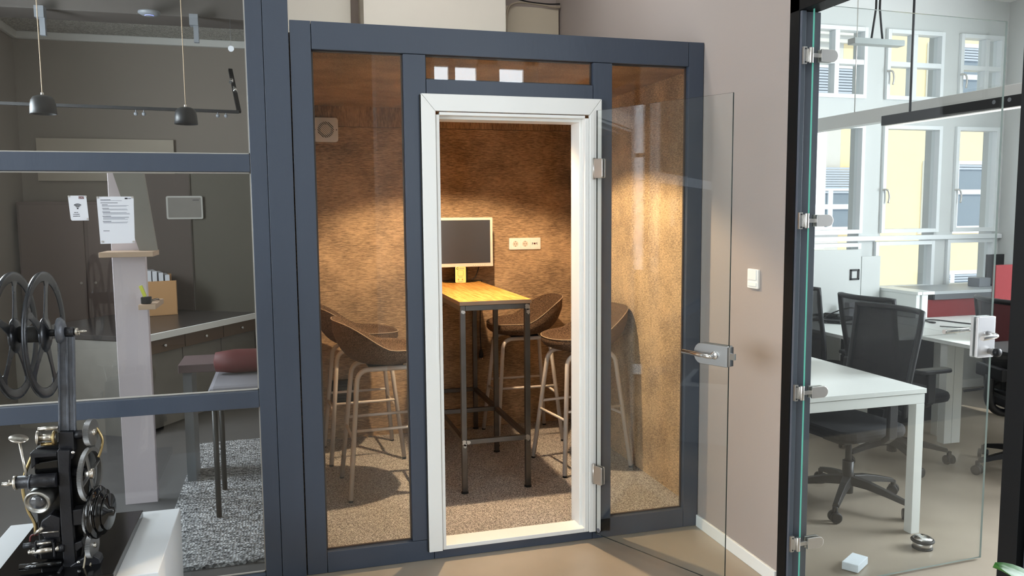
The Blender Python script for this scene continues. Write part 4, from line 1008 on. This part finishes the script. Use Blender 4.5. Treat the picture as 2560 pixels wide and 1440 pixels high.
win(1, 4.0, 4.705, 2.56, 3.10, 4.43, 2.835, False); win(2, 4.945, 5.49, 2.56, 3.10, 5.21, 2.835); win(3, 5.705, 6.135, 2.56, 3.10, 5.975, 2.835)
win(4, 4.0, 4.71, 1.435, 2.31, None, None, False); win(5, 4.942, 5.505, 1.435, 2.31); win(6, 5.70, 6.133, 1.435, 2.31)
win(7, 4.0, 4.705, .94, 1.315, None, None, False); win(8, 4.893, 5.472, .94, 1.322, None, None, False); win(9, 5.65, 6.14, .94, 1.33, None, None, False)
bm = bmesh.new(); box(bm, 3.98, OX-.01, OY-.045, OY, 1.352, 1.392); struct('trim_5', bm, M_WFRAME, .003)
bm = bmesh.new(); box(bm, 2.11, OX, OY-.014, OY-.0005, 0, .075); struct('baseboard_office', bm, M_WHITE, .003)
# portals for daylight through the office windows
po = area('office_portal', (5.07, OY+.16, 2.02), (0, -1, 0), 2.2, 2.3, 1, (1, 1, 1)); po.data.cycles.is_portal = True
# white trunking and black pendant lamp
tr1 = thing('ceiling_trunking', 'light grey cable trunking running under the office ceiling', 'trunking')
bm = bmesh.new(); box(bm, 4.14, 4.24, -2.0, 2.12, 2.245, 2.345); obj('channel', bm, plain('trunk_grey', srgb(205, 206, 204), .6), tr1, .003)
for y_ in (-1.0, 1.6):
    bm = bmesh.new(); cyl(bm, (4.19, y_, 2.345), (4.19, y_, 3.42), .004, 8); obj('suspension_rod', bm, M_STEEL, tr1)
pl_ = thing('linear_pendant', 'long black linear pendant lamp hung over the office desks', 'lamp')
bm = bmesh.new(); box(bm, 3.86, 3.94, -1.75, .93, 2.175, 2.238); obj('housing', bm, M_BLACK, pl_, .002)
bm = bmesh.new(); box(bm, 3.872, 3.928, -1.73, .91, 2.170, 2.1745); obj('diffuser', bm, plain('opal_diffuser', (1, 1, .97, 1), .5, emit=(1, .97, .92, 1), es=.25), pl_)
for y_ in (.72, -1.5):
    bm = bmesh.new(); cyl(bm, (3.9, y_, 2.238), (3.9, y_, 3.42), .0075, 8); obj('cable', bm, M_BLACK, pl_)
for i in range(2):
    bm = bmesh.new(); lathe(bm, [(.012, 0), (.012, .0006)], 16, 'X', (3.8588, .05-i*.1, 2.215)); obj('cover_cap', bm, M_GREYP, pl_)
for x_ in (3.255, 3.29):
    bm = bmesh.new(); tube(bm, [(x_, .3, 3.42), (x_+(.005 if x_ < 3.27 else -.005), .3, 2.75), (x_+(-.02 if x_ < 3.27 else .02), .3, 2.58)], .006, 8)
    tag(obj('ceiling_cable', bm, M_BLACK), 'thin black cable dropping from the office ceiling, %s of the close pair' % ('left' if x_ < 3.27 else 'right'), 'cable', 'pair of black ceiling cables')
bm = bmesh.new(); box(bm, 3.10, 3.44, .27, .33, 2.545, 2.578); lamp2 = tag(obj('lamp_bracket', bm, plain('clear_bracket', srgb(168, 176, 176), .3), bevel=.003), 'short grey hanger bar under the pair of ceiling cables', 'bracket')
# added fill light for the office, not from its lamps
area('office_side_fill', (OX+.10, -1.2, 1.9), (-1, 0, 0), 2.0, 2.0, 400, (.9, .96, 1))      # shines through the added side window, unseen right of the view
# ================================================================== OFFICE FURNITURE
nd = thing('near_desk', 'white desk with square steel legs nearest the glass office door', 'desk', (2.60, .36, 0), 0)
def DB(n, x0, x1, y0, y1, z0_, z1_, par, m=M_DESKW): return pbox(n, x0, x1, y0, y1, z0_, z1_, m, par, .0015)
DB('desktop', -.48, .432, -.78, .85, .717, .741, nd)
for sx, x in ((-1, -.47), (1, .376)):
    for y in (-.775, .79): DB('leg', x, x+.05, y, y+.05, .0, .664, nd)
for y in (-.775, .79): DB('frame_rail', -.47, .426, y, y+.05, .665, .714, nd)
for x in (-.47, .376): DB('frame_rail', x, x+.05, -.724, .789, .665, .714, nd)
for o in nd.children: pass
da = thing('left_bench_desk', 'white bench desk with laptop dock and cables, left under the windows', 'desk', (4.15, 1.45, 0), 0)
DB('desktop', -.40, .40, -.52, .58, .715, .74, da)
for y in (-.50, .50): DB('leg', -.36, -.30, y-.0, y+.06, 0, .714, da)
for y in (-.50, .50): DB('leg', .30, .36, y-.0, y+.06, 0, .714, da)
db = thing('right_bench_desk', 'white bench desk with a double panel leg behind the chairs', 'desk', (4.95, .40, 0), 0)
DB('desktop', -.70, .72, -.95, .51, .715, .74, db)
DB('leg', -.685, -.625, .30, .36, .03, .714, db); DB('leg', -.622, -.55, .30, .36, .03, .714, db)
DB('leg', .60, .66, .30, .36, .0, .714, db); DB('leg', -.685, -.625, -.92, -.86, 0, .714, db); DB('leg', .60, .66, -.92, -.86, 0, .714, db)
DB('rail', -.68, .66, -.30, -.24, .66, .714, db)
dr = thing('rear_bench_desk', 'white bench desk at the back that carries the counter with the red front', 'desk', (5.35, 1.43, 0), 0)
DB('desktop', -.79, .80, -.515, .69, .715, .74, dr)
for x in (.10, .72):
    for y in (-.45, .48): DB('leg', x, x+.06, y, y+.06, 0, .714, dr)
dp = thing('drawer_pedestal', 'black drawer pedestal standing under the left bench desk', 'cabinet', (4.42, 1.50, 0))
DB('body', -.12, .22, -.30, .30, .04, .68, dp, M_SEATK)
for i in range(3): DB('drawer', -.136, -.1205, -.29, .29, .06+.205*i, .25+.205*i, dp, M_BLACK)
# divider panels
dv = thing('divider_panel', 'tall pale divider screen standing at the back of the left desk', 'screen')
DB('panel', 4.05, 4.665, 2.045, 2.070, .76, 1.285, dv, M_OFF); DB('foot', 4.1, 4.16, 2.03, 2.085, .741, .7605, dv, M_STEEL); DB('foot', 4.55, 4.61, 2.03, 2.085, .741, .7605, dv, M_STEEL)
bm = bmesh.new()
fxm, fzm, s_ = 4.60, 1.075, .045
for a, b, c, d in ((-s_, s_, s_*.68, s_), (-s_, s_, -s_, -s_*.68), (-s_, -s_*.68, -s_, s_), (s_*.68, s_, -s_, s_)): box(bm, fxm+a, fxm+b, 2.036, 2.0445, fzm+c, fzm+d)
obj('magnet_frame', bm, M_BLACK, dv)
tag(pbox('divider_panel', 4.672, 4.86, 2.045, 2.07, .741, 1.225, M_OFF, bevel=.002), 'narrower lower pale divider right of the tall divider screen', 'screen')
# counter cabinet
cc = thing('counter_cabinet', 'raised desk counter with white top edge and dark red front', 'cabinet')
DB('top', 5.05, 6.18, 1.64, 2.10, .93, .955, cc, plain('leaf_shaded_top', srgb(150, 154, 156), .4)); DB('top', 4.93, 5.048, 1.64, 2.10, .93, .955, cc)  # grey part of the white top: shading by the glass leaf, put into the colour
DB('side_panel', 4.94, 5.0, 1.66, 2.09, .7415, .929, cc); DB('apron', 5.05, 6.17, 1.642, 1.66, .885, .929, cc, plain('dark_apron', srgb(64, 66, 70), .5))
DB('front_panel', 5.005, 5.55, 1.665, 1.685, .7415, .884, cc, M_REDP); DB('front_panel', 5.555, 6.16, 1.665, 1.685, .7415, .884, cc, plain('dark_front', srgb(50, 50, 54), .6))
cc2 = thing('white_side_counter', 'narrow white raised board between the left desk and the red counter', 'cabinet')
DB('top', 4.88, 4.926, 1.64, 2.10, .93, .955, cc2); DB('panel', 4.885, 4.92, 1.66, 2.09, .7415, .929, cc2)
rd = tag(pbox('red_divider', 4.485, 5.4, .56, .585, .742, 1.25, M_REDP, bevel=.004), 'dark red felt divider screen at the right edge of the office', 'screen')
# small monitor back + box on counter
mn = thing('desk_phone_stand', 'dark upright panel with small box on the darkened counter top', 'monitor', (5.80, 1.86, .955))
DB('panel', .0, .18, 0, .02, .02, .27, mn, M_BLACK); DB('foot', .03, .15, -.05, .07, .001, .019, mn, M_BLACK)
tag(pbox('black_box', 5.66, 5.78, 1.80, 1.92, .9555, 1.03, M_GREYP, bevel=.003), 'small dark box beside the upright panel on the counter', 'box')
# laptop-like black tray with bag, cables
lt = thing('laptop', 'black closed laptop with charger lying on the left bench desk', 'laptop', (4.22, 1.80, .7405), .5)
bm = bmesh.new(); box(bm, -.17, .17, -.12, .12, .002, .018); obj('body', bm, M_BLACK, lt, .004)
bm = bmesh.new(); box(bm, -.06, .07, -.06, .06, .019, .06); obj('adapter', bm, M_BAKE, lt, .008)
tag(pbox('white_cup', 4.44, 4.50, 1.90, 1.96, .7415, .86, M_PAPER, bevel=.01), 'small white box standing behind the laptop', 'box')
tag(pbox('tablet_case', 3.80, 3.98, 1.86, 2.02, .7415, .790, M_GREYP, bevel=.005), 'flat grey case near the left end of the desk', 'case')
bm = bmesh.new(); tube(bm, smooth([(3.92, 1.86, .747), (4.02, 1.72, .76), (4.10, 1.66, .82), (4.22, 1.60, .86), (4.34, 1.58, .80), (4.40, 1.52, .747), (4.28, 1.50, .747), (4.10, 1.56, .747), (3.98, 1.68, .747)], 6), .005, 6)
tag(obj('charger_cable', bm, M_BLACK), 'black charger cable coiled around the laptop', 'cable')
bm = bmesh.new(); tube(bm, smooth([(4.80, 1.42, .7465), (4.84, 1.52, .7465), (4.93, 1.50, .7465), (4.98, 1.32, .7465), (5.05, 1.12, .7465), (5.12, .98, .7465)], 6), .005, 6)
hb = tag(obj('hdmi_cable', bm, M_BLACK), 'black cable with plug lying on the right bench desk', 'cable')
bm = bmesh.new(); box(bm, 4.785, 4.815, 1.375, 1.418, .742, .753); obj('plug', bm, M_BLACK, hb, .002)
bm = bmesh.new(); tube(bm, smooth([(4.70, 1.22, .746), (4.76, 1.12, .748), (4.9, 1.08, .746), (5.1, 1.02, .746), (5.3, .95, .746)], 6), .0035, 6)
tag(obj('thin_cable', bm, M_BLACK), 'thin dark cable along the back of the right bench desk', 'cable')
bm = bmesh.new(); tube(bm, smooth([(4.36, .65, .40), (4.5, .55, .45), (4.66, .45, .60), (4.76, .40, .71)], 6), .008, 6)
tag(obj('hanging_cable', bm, M_BLACK), 'black cable hanging diagonally under the right bench desk', 'cable')
# ---- office chairs
def office_chair(name, label, group):
    t = thing(name, label, 'office chair', (0, 0, 0), 0, group)
    for k in range(5):
        a = 2*PI*k/5+.62; d = Vector((math.cos(a), math.sin(a), 0))
        bm = bmesh.new()
        pts = [d*.03+Vector((0, 0, .135)), d*.12+Vector((0, 0, .13)), d*.22+Vector((0, 0, .112)), d*.325+Vector((0, 0, .088))]
        fr = [(.030, .046), (.025, .040), (.021, .032), (.018, .022)]; rings = []
        side = Vector((-d.y, d.x, 0))
        for p, (w_, h_) in zip(pts, fr):
            rings.append([bm.verts.new(p+side*w_*sx+Vector((0, 0, sz*h_/2))) for sx, sz in ((-1, -1), (1, -1), (.7, 1), (-.7, 1))])
        for A, B in zip(rings, rings[1:]):
            for i in range(4): bm.faces.new((A[i], A[(i+1) % 4], B[(i+1) % 4], B[i]))
        bm.faces.new(rings[0]); bm.faces.new(rings[-1][::-1])
        arm = obj('base_arm', bm, M_BLACK, t, .003)
        cx = d*.335
        bm = bmesh.new(); cyl(bm, cx+Vector((0, 0, .03)), cx+Vector((0, 0, .085)), .014, 12); box(bm, cx.x-.013, cx.x+.013, cx.y-.013, cx.y+.013, .028, .058)
        cst = obj('caster', bm, M_BLACK, t, .003)
        for s in (-1, 1):
            bm = bmesh.new()
            w0 = Vector((math.cos(a+.6), math.sin(a+.6), 0)); q = w0.to_track_quat('Z', 'Y').to_matrix()
            lathe(bm, [(.020, -.011), (.028, -.009), (.030, -.004), (.030, .004), (.027, .009), (.019, .010), (.002, .009)], 22, 'Z', cx+w0*s*.020+Vector((0, 0, .031)), rot=q @ Matrix.Diagonal((1, 1, s))); obj('wheel', bm, M_GREYP if False else M_BLACK, cst)
    bm = bmesh.new(); cyl(bm, (0, 0, .06), (0, 0, .24), .030, 20); cyl(bm, (0, 0, .24), (0, 0, .37), .017, 16); obj('gas_column', bm, M_BLACK, t)
    bm = bmesh.new(); box(bm, -.14, .12, -.08, .08, .355, .415, bevel=.012); cyl(bm, (-.06, -.11, .33), (-.06, -.11, .40), .03, 16); obj('mechanism', bm, M_BLACK, t)
    bm = bmesh.new()
    prism(bm, rrect(.48, .49, .11, 6, .03, 0), .415, .475, 'Z'); obj('seat', bm, M_SEATK, t, .022)
    # back: gently curved frame with mesh
    W, z0_, z1_ = .225, .52, 1.075
    def bp(s, tt):   # s -1..1, tt 0..1
        z = z0_+(z1_-z0_)*tt
        x = -.225-.05*math.sin(tt*PI*.55)*tt-.03*(1-s*s)*(-1)*-1+.022*math.cos(tt*PI)*.6
        return Vector((x+.035*s*s, s*W*(1-.10*(1-tt)), z))
    loop = []
    for i in range(11): loop.append(bp(-1+2*i/10, 1))
    for i in range(1, 10): loop.append(bp(1, 1-i/10))
    for i in range(11): loop.append(bp(1-2*i/10, 0))
    for i in range(1, 10): loop.append(bp(-1, i/10))
    bm = bmesh.new(); tube(bm, loop, .016, 8, closed=True); obj('back_frame', bm, M_BLACK, t)
    bm = bmesh.new(); g = [[bm.verts.new(bp(-1+2*i/10, j/10)) for i in range(11)] for j in range(11)]
    for j in range(10):
        for i in range(10): f = bm.faces.new((g[j][i], g[j][i+1], g[j+1][i+1], g[j+1][i])); f.smooth = True
    mo_ = obj('back_mesh', bm, M_MESH, t); sd = mo_.modifiers.new('s', 'SOLIDIFY'); sd.thickness = .003
    bm = bmesh.new(); tube(bm, smooth([(-.10, 0, .385), (-.22, 0, .39), (-.285, 0, .46), (-.285, 0, .62)], 5), .024, 8, ry=.035); box(bm, -.30, -.262, -.13, .13, .60, .68, bevel=.01); obj('back_support', bm, M_BLACK, t)
    for s in (-1, 1):
        bm = bmesh.new(); bar(bm, (.0, s*.24, .41), (-.0, s*.285, .45), .03, .05); bar(bm, (0, s*.285, .44), (0, s*.285, .64), .022, .06, up=(0, 1, 0)); arm = obj('armrest_post', bm, M_BLACK, t, .006)
        bm = bmesh.new(); prism(bm, rrect(.25, .085, .035, 5, .02, s*.28), .625, .650, 'Z'); obj('armrest_pad', bm, M_BLACK, arm, .008)
    return t
G_OC = 'black mesh office chairs'
c0 = office_chair('office_chair', 'black mesh office chair pushed under the white desk nearest the glass door', G_OC)
c0.location = (2.965, .045, 0); c0.rotation_euler = (0, 0, PI+.10)
dup(c0, (3.75, .60, 0), .06, 'black mesh office chair just behind the nearest one, empty mesh back upright')
dup(c0, (3.80, 1.33, 0), .0, 'black mesh office chair at the left desk, only its top showing')
dup(c0, (4.36, .12, 0), -.25, 'black mesh office chair at the right, behind the door lock')
# ================================================================== OPPOSITE BUILDING
ob = thing('yellow_building', 'sunlit yellow rendered building across the courtyard with white windows', 'building')
BYY = 9.0
bm = bmesh.new(); box(bm, 9.9, 30, BYY, BYY+1, -8, 16); obj('wall', bm, M_YELLOWW, ob)
bm = bmesh.new(); box(bm, 2, 9.898, BYY, BYY+1, -8, 16); obj('wall', bm, M_GREYR, ob)
bm = bmesh.new(); box(bm, 2, 10.5, BYY-.14, BYY-.001, 4.72, 4.86); box(bm, 2, 10.45, BYY-.08, BYY-.001, 4.60, 4.72); obj('cornice', bm, M_GREYR, ob)
def bwin(x0, x1, z0_, z1_, y, nx=2, nz=2, blind=.25):
    bm = bmesh.new(); f = .07
    for a, b, c, d in ((x0, x0+f, z0_, z1_), (x1-f, x1, z0_, z1_), (x0+f, x1-f, z0_, z0_+f), (x0+f, x1-f, z1_-f, z1_)): box(bm, a, b, y-.06, y+.02, c, d)
    for i in range(1, nx): xx = x0+(x1-x0)*i/nx; box(bm, xx-.05, xx+.05, y-.055, y+.02, z0_+f, z1_-f)
    for i in range(1, nz): zz = z0_+(z1_-z0_)*.55; box(bm, x0+f, x1-f, y-.058, y+.015, zz-.045, zz+.045)
    box(bm, x0-.06, x1+.06, y-.12, y+.02, z0_-.07, z0_-.001)
    w_ = obj('window', bm, M_WFRAME, ob)
    bm = bmesh.new(); box(bm, x0+.02, x1-.02, y-.02, y+.01, z0_+.02, z1_-.02); obj('pane', bm, M_PANEO, w_)
    if blind:
        bm = bmesh.new(); n = int(9*blind/.25)
        for i in range(n): zz = z1_-f-.05*i; box(bm, x0+f, x1-f, y-.05, y-.022, zz-.042, zz-.008)
        obj('blind', bm, M_BLIND, w_)
bwin(9.0, 10.35, 1.22, 2.02, BYY, 2, 2, .05); bwin(9.0, 10.30, 3.30, 4.22, BYY, 2, 1, .25); bwin(9.0, 10.30, -.75, .40, BYY, 2, 2, .2)
bm = bmesh.new()
for i in range(8): box(bm, 8.95, 10.33, BYY-.10, BYY-.06, 2.03+i*.044, 2.065+i*.044)
obj('blind', bm, M_BLIND, ob)
for x0, x1 in ((11.75, 13.28), (15.0, 16.5), (18.2, 19.7)):
    bwin(x0, x1, 1.20, 2.52, BYY, 2, 2, .08); bwin(x0, x1, 3.35, 4.72, BYY, 2, 2, .15); bwin(x0, x1, -1.0, .40, BYY, 2, 2, .1)
bwin(6.3, 7.6, 1.2, 2.3, BYY, 2, 2, .2); bwin(6.3, 7.6, 3.3, 4.5, BYY, 2, 2, .2)
# ================================================================== cables on top of booth, plant
bm = bmesh.new(); tube(bm, smooth([(1.585, 2.05, 2.90), (1.60, 2.06, 3.06), (1.68, 2.08, 3.12), (1.85, 2.08, 3.115), (1.95, 2.08, 3.105), (2.005, 2.08, 3.108)], 6), .008, 6)
tag(obj('wall_cable', bm, plain('beige_cable', srgb(170, 158, 140), .6)), 'pale cable running along the niche above the booth', 'cable')
bm = bmesh.new(); tube(bm, smooth([(1.62, 2.07, 3.155), (1.75, 2.075, 3.13), (1.9, 2.075, 3.122), (2.0, 2.075, 3.128)], 6), .005, 6)
tag(obj('wall_cable', bm, M_BLACK), 'thin dark cable on the top ledge of the niche above the booth', 'cable')
pt = thing('potted_plant', 'green leafy plant at the bottom right corner by the black panel', 'plant', (2.19, -1.94, 0))
pt.location = (1.80, -2.20, 0)
bm = bmesh.new(); lathe(bm, [(.07, 0), (.085, .02), (.10, .20), (.092, .20), (.08, .17), (.002, .17)], 28); obj('pot', bm, M_TERRA, pt)
def leaf(base, tip, w_, up=(0, 0, 1)):
    bm = bmesh.new(); b, t = Vector(base), Vector(tip); d = t-b; side = d.cross(Vector(up)).normalized(); nrm = side.cross(d).normalized(); rows = []
    for i in range(9):
        s = i/8; ww = w_*math.sin(PI*min(1, s*.93+.04))**.8; c = b+d*s+nrm*(-.25*d.length*(s-.5)**2)
        rows.append([bm.verts.new(c+side*ww*k+nrm*abs(k)*.012) for k in (-1, -.5, 0, .5, 1)])
    for A, B in zip(rows, rows[1:]):
        for k in range(4): f = bm.faces.new((A[k], A[k+1], B[k+1], B[k])); f.smooth = True
    o = obj('leaf', bm, M_LEAF, pt); sd = o.modifiers.new('s', 'SOLIDIFY'); sd.thickness = .001
rl = random.Random(11)
for i in range(11):
    a = i*2.4; h = .56+.16*rl.random()*(1 if i else 0)+(.14 if not i else 0); R = .10+.04*rl.random()
    b = Vector((.03*math.cos(a), .03*math.sin(a), h-.04)); tp = Vector((R*1.5*math.cos(a), R*1.5*math.sin(a), h+.04))
    bm = bmesh.new(); tube(bm, [(0, 0, .16), b*.6, b], .003, 6); obj('stem', bm, M_LEAF, pt)
    leaf(b, tp, .06)
